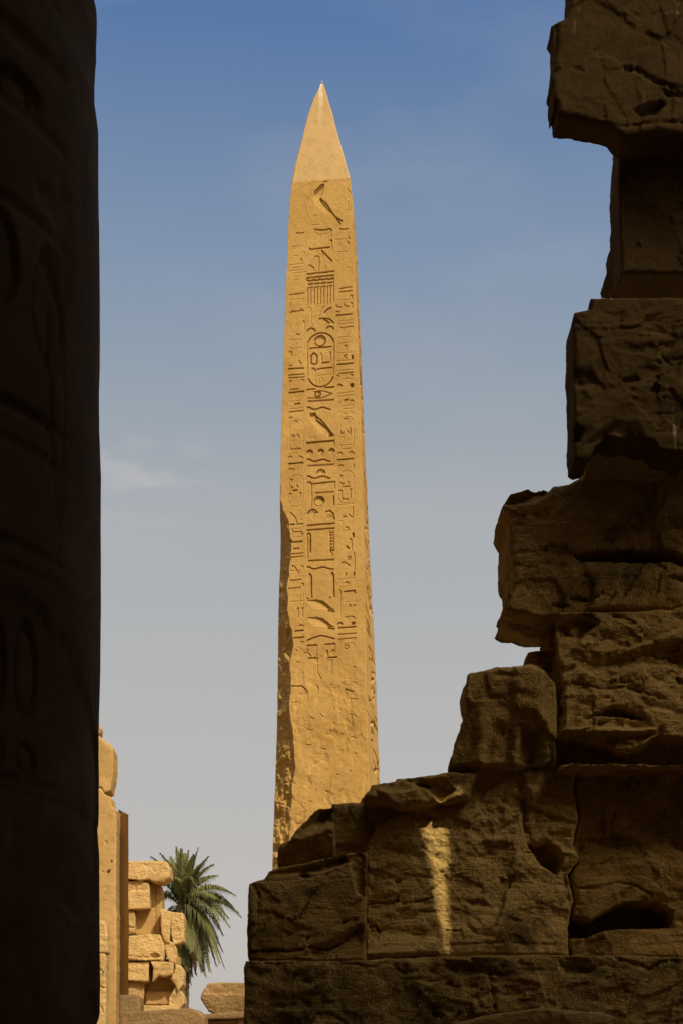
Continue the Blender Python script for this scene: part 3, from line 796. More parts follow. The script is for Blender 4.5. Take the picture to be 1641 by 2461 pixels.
sunk(U(4, [(805, 1560), (830, 1560), (835, 1640), (800, 1640)]), .04); sunk(U(4, [(880, 1560), (915, 1560), (915, 1640), (870, 1620)]), .04); sunk(U(4, [(560, 1650), (690, 1650), (690, 1670), (560, 1672)]), .05)
M_(4, [(690, 1670), (690, 1850), (740, 1950)]); sunk(U(4, [(850, 1700), (900, 1690), (890, 1850), (850, 1900)]), .02); M_(4, [(865, 2030), (895, 2030)]); M_(4, [(672, 2030), (696, 2060), (690, 2150)])
# --- right column
M_(1, [(985, 2050), (1040, 2062), (1100, 2058)]); L_(1, [(1090, 1690), (1110, 1830)]); L_(1, [(1090, 1530), (1140, 1600)])
L_(2, [(935, 290), (1080, 290)]); M_(2, [(1105, 255), (1115, 290)]); M_(2, [(1085, 325), (1112, 355)]); L_(2, [(970, 335), (995, 350), (990, 385)]); L_(2, [(950, 455), (1085, 458)]); L_(2, [(1108, 415), (1108, 445)]); L_(2, [(1020, 490), (1020, 590)]); L_(2, [(930, 560), (970, 590)]); L_(2, [(1085, 680), (1150, 680), (1120, 720), (1110, 760)])
M_(2, [(990, 955), (1050, 946), (1150, 944)]); M_(2, [(985, 998), (1150, 994)]); M_(2, [(1130, 1052), (1152, 1058), (1156, 1100)]); L_(2, [(965, 1110), (1110, 1110)]); M_(2, [(938, 1162), (960, 1198), (1010, 1200)]); M_(2, [(1040, 1160), (1065, 1198), (1110, 1198)]); M_(2, [(1125, 1155), (1155, 1158), (1155, 1220)]); M_(2, [(945, 1258), (985, 1268)]); S_(2, [(945, 1310), (1145, 1304)]); L_(2, [(975, 1390), (1160, 1388)]); L_(2, [(975, 1430), (1160, 1425)])
M_(2, [(1000, 1475), (1040, 1488), (1070, 1474), (1155, 1472)]); L_(2, [(1160, 1475), (1162, 1520)]); L_(2, [(970, 1610), (1120, 1606)]); L_(2, [(980, 1690), (1130, 1682)]); M_(2, [(1045, 1724), (1078, 1726), (1076, 1785)]); L_(2, [(970, 1822), (1150, 1820)]); M_(2, [(1080, 1845), (1040, 1862), (1080, 1895)]); S_(2, [(1148, 1865), (1156, 1910)]); S_(2, [(1160, 1865), (1160, 1910)]); L_(2, [(960, 1925), (1140, 1922)]); S_(2, [(955, 1972), (1160, 1968)])
L_(2, [(950, 2058), (1165, 2054)]); M_(2, [(980, 2095), (1165, 2092)]); M_(2, [(950, 2110), (985, 2132)]); M_(2, [(1130, 2118), (1165, 2132)]); L_(2, [(1020, 2168), (1140, 2172)]); M_(2, [(958, 2248), (1000, 2250), (1008, 2270)]); S_(2, [(1132, 2252), (1150, 2255), (1155, 2280)])
M_(3, arc(985, 142, 28, 30, 150, 0)); S_(3, arc(1150, 135, 18, 20, 0, 330)); L_(3, [(955, 238), (1165, 226)]); L_(3, [(960, 280), (1170, 266)]); S_(3, [(1050, 328), (1095, 326)]); M_(3, [(1125, 340), (1150, 335), (1168, 355)]); L_(3, [(970, 345), (1000, 375)]); L_(3, [(1010, 408), (1165, 404)]); L_(3, [(1030, 450), (1170, 445)]); L_(3, [(1035, 510), (1080, 520)]); L_(3, [(1130, 505), (1165, 515)])
L_(3, arc(1085, 640, 88, 85, 10, 170)); L_(3, [(1000, 640), (985, 900), (1010, 985), (1130, 990), (1170, 950), (1172, 650)]); M_(3, arc(1065, 600, 28, 24, 170, 0)); M_(3, [(1085, 745), (1120, 790)]); M_(3, [(1130, 705), (1112, 790)]); M_(3, [(1135, 740), (1132, 795)]); M_(3, [(1000, 745), (1010, 785), (1040, 760)]); L_(3, [(1000, 825), (1040, 830), (1020, 900)]); L_(3, [(985, 940), (1140, 935)]); L_(3, [(1090, 870), (1050, 920)])
M_(3, arc(990, 1060, 30, 28, 160, 10)); M_(3, arc(1140, 1062, 32, 32, 150, -10)); S_(3, [(958, 1130), (1168, 1124)]); M_(3, arc(1000, 1225, 34, 24, 160, 20)); M_(3, [(1172, 1205), (1175, 1240)]); L_(3, [(1115, 1190), (1120, 1260)])
L_(3, arc(1075, 1370, 100, 85, 15, 165)); L_(3, [(975, 1380), (965, 1650), (1010, 1720), (1130, 1725), (1172, 1650), (1176, 1370)]); M_(3, [(990, 1340), (1015, 1340), (1005, 1380)]); M_(3, [(1000, 1435), (1020, 1462), (1040, 1450)]); M_(3, [(1095, 1430), (1110, 1462)]); M_(3, [(1018, 1497), (1120, 1493)]); M_(3, [(980, 1542), (1012, 1545)]); M_(3, [(1125, 1535), (1145, 1535)]); M_(3, [(1015, 1545), (1018, 1660), (1105, 1665)]); M_(3, [(1130, 1545), (1135, 1650)]); L_(3, [(960, 1740), (1172, 1735)])
M_(3, [(1165, 1775), (1162, 1910)]); M_(3, [(1105, 1870), (1150, 1915), (1165, 1915)]); M_(3, arc(1052, 1910, 22, 14, 160, 20)); L_(3, [(975, 1950), (1015, 1955), (1015, 2090)]); M_(3, [(1065, 2040), (1095, 2050), (1110, 2075)]); L_(3, [(970, 2095), (1120, 2090)]); S_(3, [(1160, 2130), (1170, 2180)]); S_(3, [(1170, 2130), (1174, 2180)]); M_(3, [(1120, 2200), (1145, 2210), (1145, 2330)]); S_(3, [(1078, 2300), (1110, 2332)])
S_(4, [(1162, 0), (1170, 55)]); M_(4, [(1112, 75), (1142, 85), (1145, 230)]); S_(4, [(1078, 175), (1112, 208)]); M_(4, arc(1112, 333, 22, 20, 0, 330)); M_(4, [(1012, 385), (1060, 392), (1125, 438)]); L_(4, [(970, 455), (990, 490)]); M_(4, [(1175, 260), (1185, 320), (1182, 500)]); M_(4, [(1068, 535), (1070, 570)]); S_(4, [(1178, 530), (1182, 568)]); L_(4, [(960, 535), (965, 565)]); L_(4, [(960, 618), (1190, 605)])
M_(4, arc(1085, 680, 26, 24, 160, 10)); L_(4, [(1000, 718), (1060, 712), (1125, 708)]); S_(4, [(1045, 782), (1190, 775)]); S_(4, [(1180, 775), (1192, 800)]); M_(4, [(985, 748), (1002, 775), (1005, 920)]); L_(4, [(1050, 925), (1195, 920)]); L_(4, [(995, 940), (995, 1100)]); M_(4, [(1108, 970), (1125, 965), (1130, 990)]); M_(4, [(1160, 1000), (1180, 970), (1196, 975)]); M_(4, [(1060, 1128), (1110, 1122)]); M_(4, [(1135, 1118), (1170, 1128), (1195, 1158)])
S_(4, arc(992, 1225, 26, 26, 170, 0)); sunk(U(4, arc(1168, 1214, 30, 22, 0, 340)), .07); S_(4, [(970, 1270), (1196, 1262)]); M_(4, [(970, 1358), (1200, 1352)]); M_(4, [(970, 1424), (1205, 1414)]); L_(4, [(970, 1455), (1010, 1450)]); L_(4, [(1160, 1446), (1205, 1444)]); M_(4, arc(1076, 1530, 30, 26, 0, 360)); L_(4, [(1040, 1490), (1150, 1484), (1200, 1540)]); L_(4, [(960, 1690), (985, 1700)]); M_(4, [(1170, 1800), (1205, 1808)]); L_(4, [(1030, 1955), (1205, 1970)]); M_(4, arc(1185, 2035, 26, 26, 120, -20)); S_(4, [(1065, 2095), (1110, 2115), (1165, 2135)])
# --- left column
M_(1, [(405, 2058), (450, 2068), (505, 2060)]); L_(1, [(520, 1690), (545, 1850)]); L_(1, [(520, 1550), (570, 1630)])
L_(2, [(345, 340), (490, 338)]); L_(2, [(490, 415), (520, 430), (515, 490)]); M_(2, [(465, 510), (482, 528)]); L_(2, [(370, 460), (420, 465)]); L_(2, [(310, 580), (500, 575)]); L_(2, [(360, 628), (490, 622)]); L_(2, [(310, 665), (505, 655)]); L_(2, [(370, 700), (540, 690)]); L_(2, [(375, 730), (375, 790), (450, 790)]); L_(2, [(390, 760), (460, 735)])
M_(2, [(312, 984), (510, 972)]); L_(2, [(325, 1054), (510, 1048)]); L_(2, [(325, 1090), (325, 1160)]); M_(2, [(320, 1220), (380, 1212), (510, 1208)]); M_(2, [(350, 1195), (370, 1215)]); M_(2, [(465, 1180), (485, 1205)]); M_(2, [(500, 1350), (516, 1365)]); L_(2, [(516, 1370), (512, 1500)]); L_(2, [(330, 1410), (330, 1470), (360, 1502)]); M_(2, [(410, 1520), (445, 1532)]); L_(2, [(320, 1590), (370, 1600), (440, 1596), (490, 1605)]); L_(2, [(310, 1695), (360, 1714), (480, 1708)]); L_(2, [(410, 1640), (415, 1675)]); M_(2, [(308, 1756), (340, 1756), (342, 1810)]); M_(2, [(440, 1880), (472, 1930)]); M_(2, [(312, 1940), (340, 1946)]); S_(2, [(305, 1984), (505, 1988)])
M_(2, [(305, 2070), (510, 2070)]); M_(2, [(305, 2108), (510, 2110)]); M_(2, [(470, 2145), (510, 2148)]); M_(2, [(310, 2155), (345, 2150)]); L_(2, [(312, 2180), (318, 2268)]); M_(2, [(318, 2268), (430, 2262)]); L_(2, [(440, 2160), (440, 2255)]); S_(2, [(308, 2308), (505, 2302)])
L_(3, [(310, 302), (450, 296)]); S_(3, [(390, 335), (448, 332)]); L_(3, [(448, 332), (450, 365)]); L_(3, [(310, 402), (500, 395)]); M_(3, [(310, 442), (505, 434)]); M_(3, [(308, 516), (335, 512), (352, 525)]); L_(3, arc(410, 640, 90, 90, 10, 165)); M_(3, arc(402, 588, 26, 20, 165, 10)); L_(3, [(320, 640), (310, 890), (340, 980)]); L_(3, [(508, 640), (500, 930)]); M_(3, [(345, 750), (360, 785), (382, 765)]); M_(3, [(420, 750), (445, 790)]); L_(3, [(345, 830), (380, 840), (350, 920)]); M_(3, [(330, 945), (465, 948)]); L_(3, [(390, 890), (410, 930), (465, 945)]); L_(3, [(300, 1014), (420, 1000)])
M_(3, arc(325, 1065, 28, 22, 160, 20)); M_(3, [(445, 1048), (470, 1052), (495, 1080)]); S_(3, [(302, 1142), (495, 1138)]); M_(3, arc(340, 1235, 36, 26, 160, 15)); L_(3, [(420, 1200), (418, 1260)]); L_(3, arc(405, 1385, 95, 85, 10, 165)); L_(3, [(310, 1380), (300, 1640), (340, 1720), (440, 1735), (495, 1660), (498, 1380)]); M_(3, [(322, 1358), (352, 1358), (340, 1390)]); M_(3, [(335, 1445), (345, 1475), (362, 1465)]); M_(3, [(412, 1440), (432, 1470)]); S_(3, [(365, 1506), (418, 1504)]); M_(3, [(310, 1552), (340, 1550)]); M_(3, [(450, 1545), (475, 1548)]); L_(3, [(342, 1555), (345, 1700)]); L_(3, [(460, 1550), (468, 1690)])
M_(3, [(320, 1800), (370, 1845), (400, 1895), (415, 1950)]); L_(3, [(440, 1780), (470, 1790), (455, 1910), (495, 1912)]); S_(3, [(325, 1968), (380, 1966)]); M_(3, [(405, 1966), (495, 1964)]); L_(3, [(340, 2025), (490, 2026)]); M_(3, [(345, 2030), (360, 2070), (485, 2070)]); L_(3, [(350, 2100), (370, 2142), (470, 2142)]); M_(3, [(470, 2100), (494, 2098), (494, 2135)]); S_(3, [(325, 2165), (340, 2205), (485, 2203)]); S_(3, [(370, 2297), (435, 2294)])
S_(4, [(370, 168), (435, 166)]); M_(4, [(335, 240), (495, 234)]); M_(4, [(335, 284), (495, 276)]); L_(4, [(325, 300), (345, 355)]); M_(4, [(350, 402), (380, 405), (412, 460), (440, 505)]); L_(4, [(325, 465), (470, 468)]); M_(4, [(475, 408), (495, 408), (496, 440)]); M_(4, [(320, 597), (468, 592)]); M_(4, [(480, 645), (502, 648), (504, 690)]); M_(4, [(305, 704), (460, 698)])
for k in range(4): L_(4, [(370 + k * 42, 800), (372 + k * 42, 845)]); L_(4, [(370 + k * 42, 885), (372 + k * 42, 935)])
L_(4, [(310, 886), (505, 880)]); M_(4, [(412, 985), (435, 972), (432, 1100)]); M_(4, [(475, 990), (495, 972), (490, 1090)]); L_(4, [(470, 1130), (495, 1165)]); M_(4, arc(472, 1232, 30, 26, 160, 10)); S_(4, [(385, 1286), (500, 1280)]); S_(4, [(370, 1378), (505, 1374)]); L_(4, [(455, 1395), (460, 1435)]); M_(4, [(462, 1438), (510, 1436)]); L_(4, [(470, 1472), (510, 1470)]); M_(4, [(395, 1535), (415, 1556)]); L_(4, [(440, 1515), (490, 1560), (495, 1640)]); M_(4, arc(430, 1695, 24, 18, 190, 350)); L_(4, [(360, 1900), (410, 1926)]); S_(4, [(345, 2028), (400, 2032), (475, 2030), (530, 2082)]); L_(4, [(410, 1985), (460, 1960)])
# --- broken lower part
for a in ([(510, 460), (550, 485), (610, 495)], [(580, 320), (620, 350)], [(700, 280), (745, 325)], [(1090, 300), (1150, 310), (1180, 345)], [(1110, 600), (1165, 608), (1185, 632)], [(720, 740), (780, 752)], [(1150, 818), (1185, 822)], [(520, 680), (580, 690)], [(405, 1725), (440, 1720), (470, 1735)], [(690, 805), (730, 815)], [(910, 1095), (960, 1090)], [(330, 1150), (380, 1200)], [(775, 1300), (805, 1318)], [(600, 1440), (560, 1432)], [(1090, 1045), (1112, 1060)], [(960, 1320), (1010, 1280)], [(330, 120), (400, 118)], [(1120, 100), (1190, 105), (1185, 150)], [(900, 240), (880, 190)]):
    M_(5, a)

def sample(ax, ay):
    fx = np.clip((ax - RX0) * RK, 0, RW - 2)
    fy = np.clip((ay - RY0) * RK, 0, RH - 2)
    ix, iy = fx.astype(int), fy.astype(int)
    tx, ty = fx - ix, fy - iy
    return (DEP[iy, ix] * (1 - tx) * (1 - ty) + DEP[iy, ix + 1] * tx * (1 - ty) + DEP[iy + 1, ix] * (1 - tx) * ty + DEP[iy + 1, ix + 1] * tx * ty)

BROKEN = np.array([(1150, 673.5), (1160, 674), (1180, 676), (1200, 679), (1218, 682), (1228, 690), (1250, 697), (1270, 699), (1300, 698), (1340, 698), (1370, 695), (1405, 690), (1432, 692), (1460, 692), (1490, 697), (1505, 702), (1540, 704), (1580, 698), (1660, 699), (1700, 694), (1740, 700), (1800, 708), (1835, 710), (1870, 705), (1900, 702), (1960, 700), (2000, 698), (2040, 690), (2090, 680), (2650, 660)], float)

def face_grid(ys, nxx):
    """front face of the obelisk: rows at photo heights YS, NXX columns; world positions with the carving cut in"""
    t = np.linspace(0, 1, nxx)
    PX = f_xl(ys)[:, None] * (1 - t) + f_xa(ys)[:, None] * t
    PY = np.repeat(ys[:, None], nxx, 1)
    return PX, PY, t

ROT = math.tan(R(9))
def obelisk_mesh(ys, nxx, nside, carve):
    PX, PY, t = face_grid(ys, nxx)
    wid = (f_xa(ys) - f_xl(ys)) / F * OY
    Yd = OY + (1 - t)[None, :] * (wid * ROT)[:, None]
    Z = EYE + (HY - PY) / F * OY
    X = (PX - CX) / F * Yd
    shp = X.shape
    P = np.c_[X.ravel(), Yd.ravel(), Z.ravel()]
    dep = np.zeros(len(P))
    if carve:
        px, py = PX.ravel(), PY.ravel()
        worn = sstep(py, 1520, 1640)
        dep = sample(px, py) * (1 - .35 * worn)
        rough = fbm(P, .9, 4, 5)
        fine = fbm(P, 6.0, 4, 9)
        dep += worn * (.035 * rough + .009 * fine + .02) + .004 * fine + .006 * rough
        pits = fbm(P * np.array([1, 1, .8]), 2.4, 4, 30)
        dep += worn * .022 * np.clip((pits - .18) * 6, 0, 1)
        flk = fbm(P * np.array([1, 1, .45]), 1.3, 3, 33)
        dep += worn * .018 * np.clip((flk - .1) * 8, 0, 1)
        xb = np.interp(py, BROKEN[:, 0], BROKEN[:, 1], left=0) + fbm(P, 3.0, 4, 44) * 5
        past = np.clip(xb - px, 0, 60)
        steep = np.interp(py, [1150, 1228, 1500, 1800, 2000, 2100], [.028, .026, .017, .014, .010, .008])
        lump = fbm(P * np.array([1, 1, .7]), 2.6, 5, 51) * .16 + (ridge(P * np.array([1.2, 1, .8]), 3.0, 4, 77) - .75) * .30
        dep += np.where(past > 0, past * steep + sstep(past, 0, 6) * (.05 + lump), 0)
    Pd = P + dep[:, None] * np.array([0.0, 1.0, 0.0])
    Pd = Pd.reshape(*shp, 3)
    # right side
    xr, xa = f_xr(ys), f_xa(ys)
    FR = Pd[:, -1]
    depth = np.maximum(wid * .97, .02)
    BRx = (xr - CX) / F * (OY + depth)
    s = np.linspace(0, 1, nside)[1:]
    side = np.stack([FR[:, 0, None] * (1 - s) + BRx[:, None] * s, OY + depth[:, None] * s, np.repeat(FR[:, 2, None], len(s), 1)], -1)
    if carve:
        rs = np.random.RandomState(4)
        sd = np.zeros(side.shape[:2])
        marks = []
        yv = 470
        while yv < 1860:
            for _ in range(rs.randint(1, 3)):
                c = rs.uniform(.25, .85) if yv < 1000 else rs.uniform(.35, .9)
                marks.append((yv + rs.uniform(-5, 5), c, rs.uniform(3, 11), rs.uniform(-.02, .05), rs.uniform(.05, .12)))
            yv += rs.uniform(7, 26)
        marks += [(700, .5, 20, .02, .16), (880, .55, 16, .02, .2), (1180, .7, 14, .05, .12), (1710, .4, 6, .2, .14), (1712, .75, 6, 0, .14)]
        for my, c, hl, sl, ww in marks:
            rows = np.where(np.abs(ys - my) < hl)[0]
            for q in rows:
                cc = c + sl * (ys[q] - my) * .6
                sd[q] = np.maximum(sd[q], .26 * np.clip(1.3 - np.abs(s - cc) / (ww * .5), 0, 1))
        side[..., 0] -= sd
        side[..., 0] += (.012 * fbm(side.reshape(-1, 3), 3.0, 4, 60)).reshape(side.shape[:2])
    BL = np.stack([Pd[:, 0, 0] + (BRx - FR[:, 0]) * .6 + .12 * wid, OY + depth + wid * ROT, FR[:, 2]], -1)[:, None]
    ring = np.concatenate([Pd, side, BL], 1)
    nr, nc = ring.shape[:2]
    V = ring.reshape(-1, 3)
    i = np.arange(nr - 1)[:, None]
    j = np.arange(nc)[None, :]
    jn = (j + 1) % nc
    a = i * nc + j
    b = i * nc + jn
    Fq = np.stack([a + nc, b + nc, b, a], -1).reshape(-1, 4)
    # caps as thin fans of quads between first and last half of the ring
    return V, Fq, nr, nc

ob = empty('obelisk', ((775 - CX) / F * OY, OY + 1.2, 0))
tag(ob, 'tall sunlit granite obelisk carved with hieroglyphs, pale pointed top against the sky', 'obelisk')
ysh = np.arange(426, 2090, .8)
ysh = np.r_[ysh, np.arange(2090, 2748, 12), 2747]
V, Fq, nr, nc = obelisk_mesh(ysh, 270, 26, True)
shaft = mesh_obj('shaft', V, Fq, M_OBEL, ob, (ob.location.x, ob.location.y, 0))
ysp = np.r_[np.arange(197, 426, 3.0), 427.5]
V, Fq, nr, nc = obelisk_mesh(ysp, 40, 8, False)
topi = len(V)
V = np.r_[V, [V[:nc].mean(0) + np.array([0, 0, .06])]]
capf = np.array([(topi, (k + 1) % nc, k, k) for k in range(nc)])
faces = [tuple(f) for f in Fq] + [(topi, (k + 1) % nc, k) for k in range(nc)]
V[:-1] += (fbm(V[:-1], 1.2, 3, 8) * .012)[:, None]
pyr = mesh_obj('pyramidion', V, faces, M_PYR, ob, (ob.location.x, ob.location.y, 24))
for o_ in (shaft, pyr):                          # the four arrises stay crisp
    me = o_.data

# ------------------------------------------------------------------ the great column on the left
CYL_Y, CYL_R = 8.0, 1.62
sil = np.array([(-200, 233), (0, 233), (80, 231), (115, 223), (188, 222.5), (220, 228), (241, 234), (453, 237), (662, 239), (819, 239), (855, 238), (1108, 241.5), (1210, 240), (1582, 241.5), (1725, 239), (1909, 238.5), (1962, 236), (1971, 232), (1999, 233), (2040, 237), (2195, 238.5), (2461, 239), (2800, 240)], float)
phi_t = math.radians(2)
nth, dz = 420, .018
zs = np.arange(0, 8.4, dz)
pyz = HY - (zs - EYE) / CYL_Y * F
sx = np.interp(pyz, sil[:, 0], sil[:, 1])
cxw = (239 - CX) / F * CYL_Y - CYL_R - .017
th = np.concatenate([np.linspace(-2.0, .45, nth), np.linspace(.45, 2 * math.pi - 2.0, 60)[1:-1]])     # 0 = +X, negative = towards the camera
TH, ZZ = np.meshgrid(th, zs)
dr = ((sx - 239) / F * CYL_Y)[:, None] * np.exp(-(np.abs(TH + .05) / .35) ** 4)
P3 = np.c_[(np.cos(TH) * CYL_R).ravel(), (np.sin(TH) * CYL_R).ravel(), ZZ.ravel()]
dr = dr + (fbm(P3, 2.2, 5, 3) * .008).reshape(TH.shape)
arcl = TH * CYL_R                                # metres round the shaft
def groove(dist, w): return np.clip(1.3 - np.abs(dist) / w, 0, 1)
for zr, ww, dd in ((7.45, .02, .03), (6.62, .02, .03), (6.30, .05, .05), (6.25, .012, .02), (5.95, .035, .04), (5.52, .03, .04), (4.62, .03, .05), (4.45, .02, .03), (4.00, .02, .03), (3.90, .015, .02), (2.95, .02, .03), (2.9, .02, .02)):
    wob = (fbm(P3, .9, 2, int(zr * 10)) * .02).reshape(TH.shape)
    dr -= .7 * dd * groove(ZZ - zr - wob, ww) * sstep(-TH, .18, .5)
def oval(ca, cz, ra, rz, d, ring=.02, fill=0):
    q = np.hypot((arcl - ca) / ra, (ZZ - cz) / rz)
    global dr
    dr = dr - (.8 * d * groove((q - 1) * min(ra, rz), ring) + fill * (1 - sstep(q, .75, 1.0))) * sstep(-TH, .18, .5)
oval(-.62, 5.15, .12, .24, .05, .022, .03); oval(-1.0, 5.25, .13, .2, .05, .02, .03); oval(-1.25, 4.9, .15, .12, .04, .02, .02)
for k in range(6):
    oval(-.78 - .22 * k, 3.45, .075, .20, .035, .015, .012)
    oval(-.78 - .22 * k, 3.05, .06, .06, .03, .015, .01)
oval(-.55, 4.85, .06, .5, .03, .02); oval(-.9, 7.0, .1, .25, .03, .02, .02); oval(-.6, 6.9, .05, .2, .03, .015); oval(-1.2, 7.05, .14, .2, .03, .02, .02); oval(-.85, 6.05, .14, .06, .05, .02, .04)
dr -= .02 * sstep(fbm(P3, 1.1, 4, 70), .15, .3).reshape(TH.shape) * 1.0
RR = CYL_R + dr
VV = np.stack([cxw + RR * np.cos(TH), CYL_Y + RR * np.sin(TH), ZZ], -1)
nr, nc = TH.shape
i = np.arange(nr - 1)[:, None]
j = np.arange(nc)[None, :]
jn = (j + 1) % nc
Fq = np.stack([i * nc + j, i * nc + jn, (i + 1) * nc + jn, (i + 1) * nc + j], -1).reshape(-1, 4)
VVf = VV.reshape(-1, 3)
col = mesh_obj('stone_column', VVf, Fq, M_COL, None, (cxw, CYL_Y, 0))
tag(col, 'massive near-black round column with carved bands filling the left edge', 'column')

# ------------------------------------------------------------------ unseen hall slabs around the view, added to block sun and sky
def wall(name, x0, x1, y0, y1, z1, mat, seed, label, cat='wall', holes=()):
    """a rough unseen slab that blocks light, with cut openings; holes are polygons in (x, z)"""
    outer = [(x0, -.2), (x1, -.2), (x1, z1), (x0, z1)]
    pts = list(outer)
    edges = [(0, 1), (1, 2), (2, 3), (3, 0)]
    for h in holes:
        b = len(pts)
        pts += list(h)
        edges += [(b + k, b + (k + 1) % len(h)) for k in range(len(h))]
    rs = np.random.RandomState(seed)
    st = max(.5, (x1 - x0) / 40)
    for gx in np.arange(x0 + st, x1 - st * .5, st):
        for gz in np.arange(st, z1 - st * .5, st):
            p = np.array([[gx + rs.uniform(-.2, .2) * st, gz + rs.uniform(-.2, .2) * st]])
            if all(not inside(p, np.array(h))[0] and seg_dist(p, np.array(h), np.roll(np.array(h), -1, 0))[0] > .2 for h in holes):
                pts.append((float(p[0, 0]), float(p[0, 1])))
    vo, eo, fo, ov, oe, of = delaunay_2d_cdt([Vector(p) for p in pts], edges, [], 0, 1e-6)
    V = np.array([(v.x, v.y) for v in vo])
    tri = []
    for f in fo:
        c = V[list(f)].mean(0)[None]
        if not any(inside(c, np.array(h))[0] for h in holes):
            tri.append(tuple(f))
    cnt = {}
    for f in tri:
        for k in range(3):
            cnt[(f[k], f[(k + 1) % 3])] = 1
    bnd = [e for e in cnt if (e[1], e[0]) not in cnt]
    bv = {v for e in bnd for v in e}
    n = len(V)
    p3 = np.c_[V, np.full(n, seed)]
    off = fbm(p3, .8, 4, seed) * .08
    off[list(bv)] = 0
    a = np.c_[V[:, 0], y0 + off, V[:, 1]]
    b = np.c_[V[:, 0], y1 - off, V[:, 1]]
    faces = [f for f in tri] + [tuple(q + n for q in f[::-1]) for f in tri] + [(e[1], e[0], e[0] + n, e[1] + n) for e in bnd]
    o = mesh_obj(name, np.r_[a, b], faces, mat, None, ((x0 + x1) / 2, (y0 + y1) / 2, 0), smooth=False)
    if label:
        tag(o, label, cat)
    return o

# shaft of sun on the pitted block: photo outline of the patch, carried back along the sun's rays
PATCH = [(1040, 1970), (1066, 1960), (1069, 2060), (1066, 2322), (1050, 2328), (1042, 2200), (1024, 2090), (1006, 2020)]
def to_sun(px, py, Y0, Y1):
    x, y, z = W(px, py, Y0)
    k = (Y1 - Y0) / S.y
    return (x + S.x * k, z + S.z * k)
WY1, WY2 = 9.2, -4.0
ROOF_BLOCKER_Y = 6.6
RIGHT_Z = 9.0
slit = [to_sun(px, py, 12.70, WY1) for px, py in PATCH]
sm = np.mean([q[0] for q in slit])
slit = [(q[0] - (.05 if q[0] < sm else 0), q[1] - (.09 if k in (3, 4) else 0)) for k, q in enumerate(slit)]
wcx, wcz = to_sun(1040, 2120, 12.70, WY2)
slit_blocker = wall('slit_blocker', 2.25, 3.9, WY1, WY1 + .08, 8.5, M_FORE, 61, None, holes=[slit])  # added unseen slab; its slit cuts the shaft of sun
tag(slit_blocker, kind='structure')
hall_sun_blocker = wall('hall_sun_blocker', 0.3, 15.0, WY2 - .9, WY2, 27.8, M_FORE, 62, None, holes=[[(wcx - .28, wcz - .8), (wcx + .85, wcz - .8), (wcx + .85, wcz + 1.8), (wcx - .28, wcz + 1.8)]])  # added unseen slab, keeps the sun off the foreground except through its window
tag(hall_sun_blocker, kind='structure')

def slab(name, lo, hi, mat, seed):
    """an unseen hall slab added to block light: a box with bevelled, weathered faces"""
    n = 12
    vs, fs = [], []
    lo, hi = np.array(lo, float), np.array(hi, float)
    for ax in range(3):
        u, v = [(1, 2), (2, 0), (0, 1)][ax]
        for side in (0, 1):
            b = len(vs)
            for jj in range(n + 1):
                for ii in range(n + 1):
                    p = np.zeros(3)
                    p[ax] = (lo, hi)[side][ax]
                    p[u] = lo[u] + (hi[u] - lo[u]) * ii / n
                    p[v] = lo[v] + (hi[v] - lo[v]) * jj / n
                    vs.append(p)
            for jj in range(n):
                for ii in range(n):
                    a = b + jj * (n + 1) + ii
                    q = (a, a + 1, a + n + 2, a + n + 1)
                    fs.append(q if side else q[::-1])
    vs = np.array(vs)
    d3 = np.stack([fbm(vs, .9, 3, seed + k) for k in range(3)], -1) * .06
    o = mesh_obj(name, vs + d3, fs, mat, None, tuple((lo + hi) / 2), smooth=False)
    return tag(o, kind='structure')
slab('hall_roof_blocker', (-7.2, -4.0, 10.6), (.2, 10.4, 11.8), M_FORE, 80)  # unseen slabs overhead, added to darken column and foreground
slab('hall_roof_blocker', (.2, -4.0, 10.6), (4.3, ROOF_BLOCKER_Y, 11.8), M_FORE, 83)
slab('right_wall_blocker', (9.0, -3.8, -.2), (9.8, 15.0, RIGHT_Z), M_FORE, 82)  # added unseen, cuts low sky light from the right
slab('back_wall_blocker', (-7.0, -4.9, -.2), (.25, -4.1, 12.0), M_FORE, 84)  # added unseen, closes off light from behind the camera
slab('left_wall_blocker', (-7.2, -3.9, -.2), (-6.4, 13.0, 10.5), M_FORE, 81)  # added unseen, closes off light from the left
slab('left_wall_blocker', (-7.4, 13.1, -.2), (-6.3, 38.0, 22.0), M_DARKR, 85)  # added unseen, keeps sky light off the left sides of the blocks

# ------------------------------------------------------------------ the sunlit ruins on the left
GL = 'blocks of the sunlit pile by the palm'
GP = 'stones of the tall sunlit pier'
RY = 45.3
def far(name, pts, Y, T, mat, label, group=None, cat='stone block', **kw):
    kw.setdefault('step', 2.2); kw.setdefault('rnd', 2.2); kw['ridges'] = kw.get('ridges', 0) * .6; kw.setdefault('amp', .035); kw.setdefault('freq', 1.4); kw.setdefault('jag', .55)
    return block(name, pts, Y, T, mat, label, cat, group, **kw)
far('pier_stone', [(200, 1745), (232, 1738), (240, 1737), (247, 1752), (246, 1772), (200, 1775, 'f')], RY, .5, M_SMOOTH, 'topmost small stone of the tall pier, just clearing the dark column', GP, seed=101)
far('pier_stone', [(180, 1760), (240, 1768), (252, 1773), (276, 1790), (283, 1803), (284, 1852), (279, 1891), (276, 1914), (262, 1906, 'f'), (244, 1893, 'f'), (180, 1890, 'f')], RY, .9, M_SMOOTH, 'pale upper block of the tall pier, above its jagged crack', GP, seed=102)
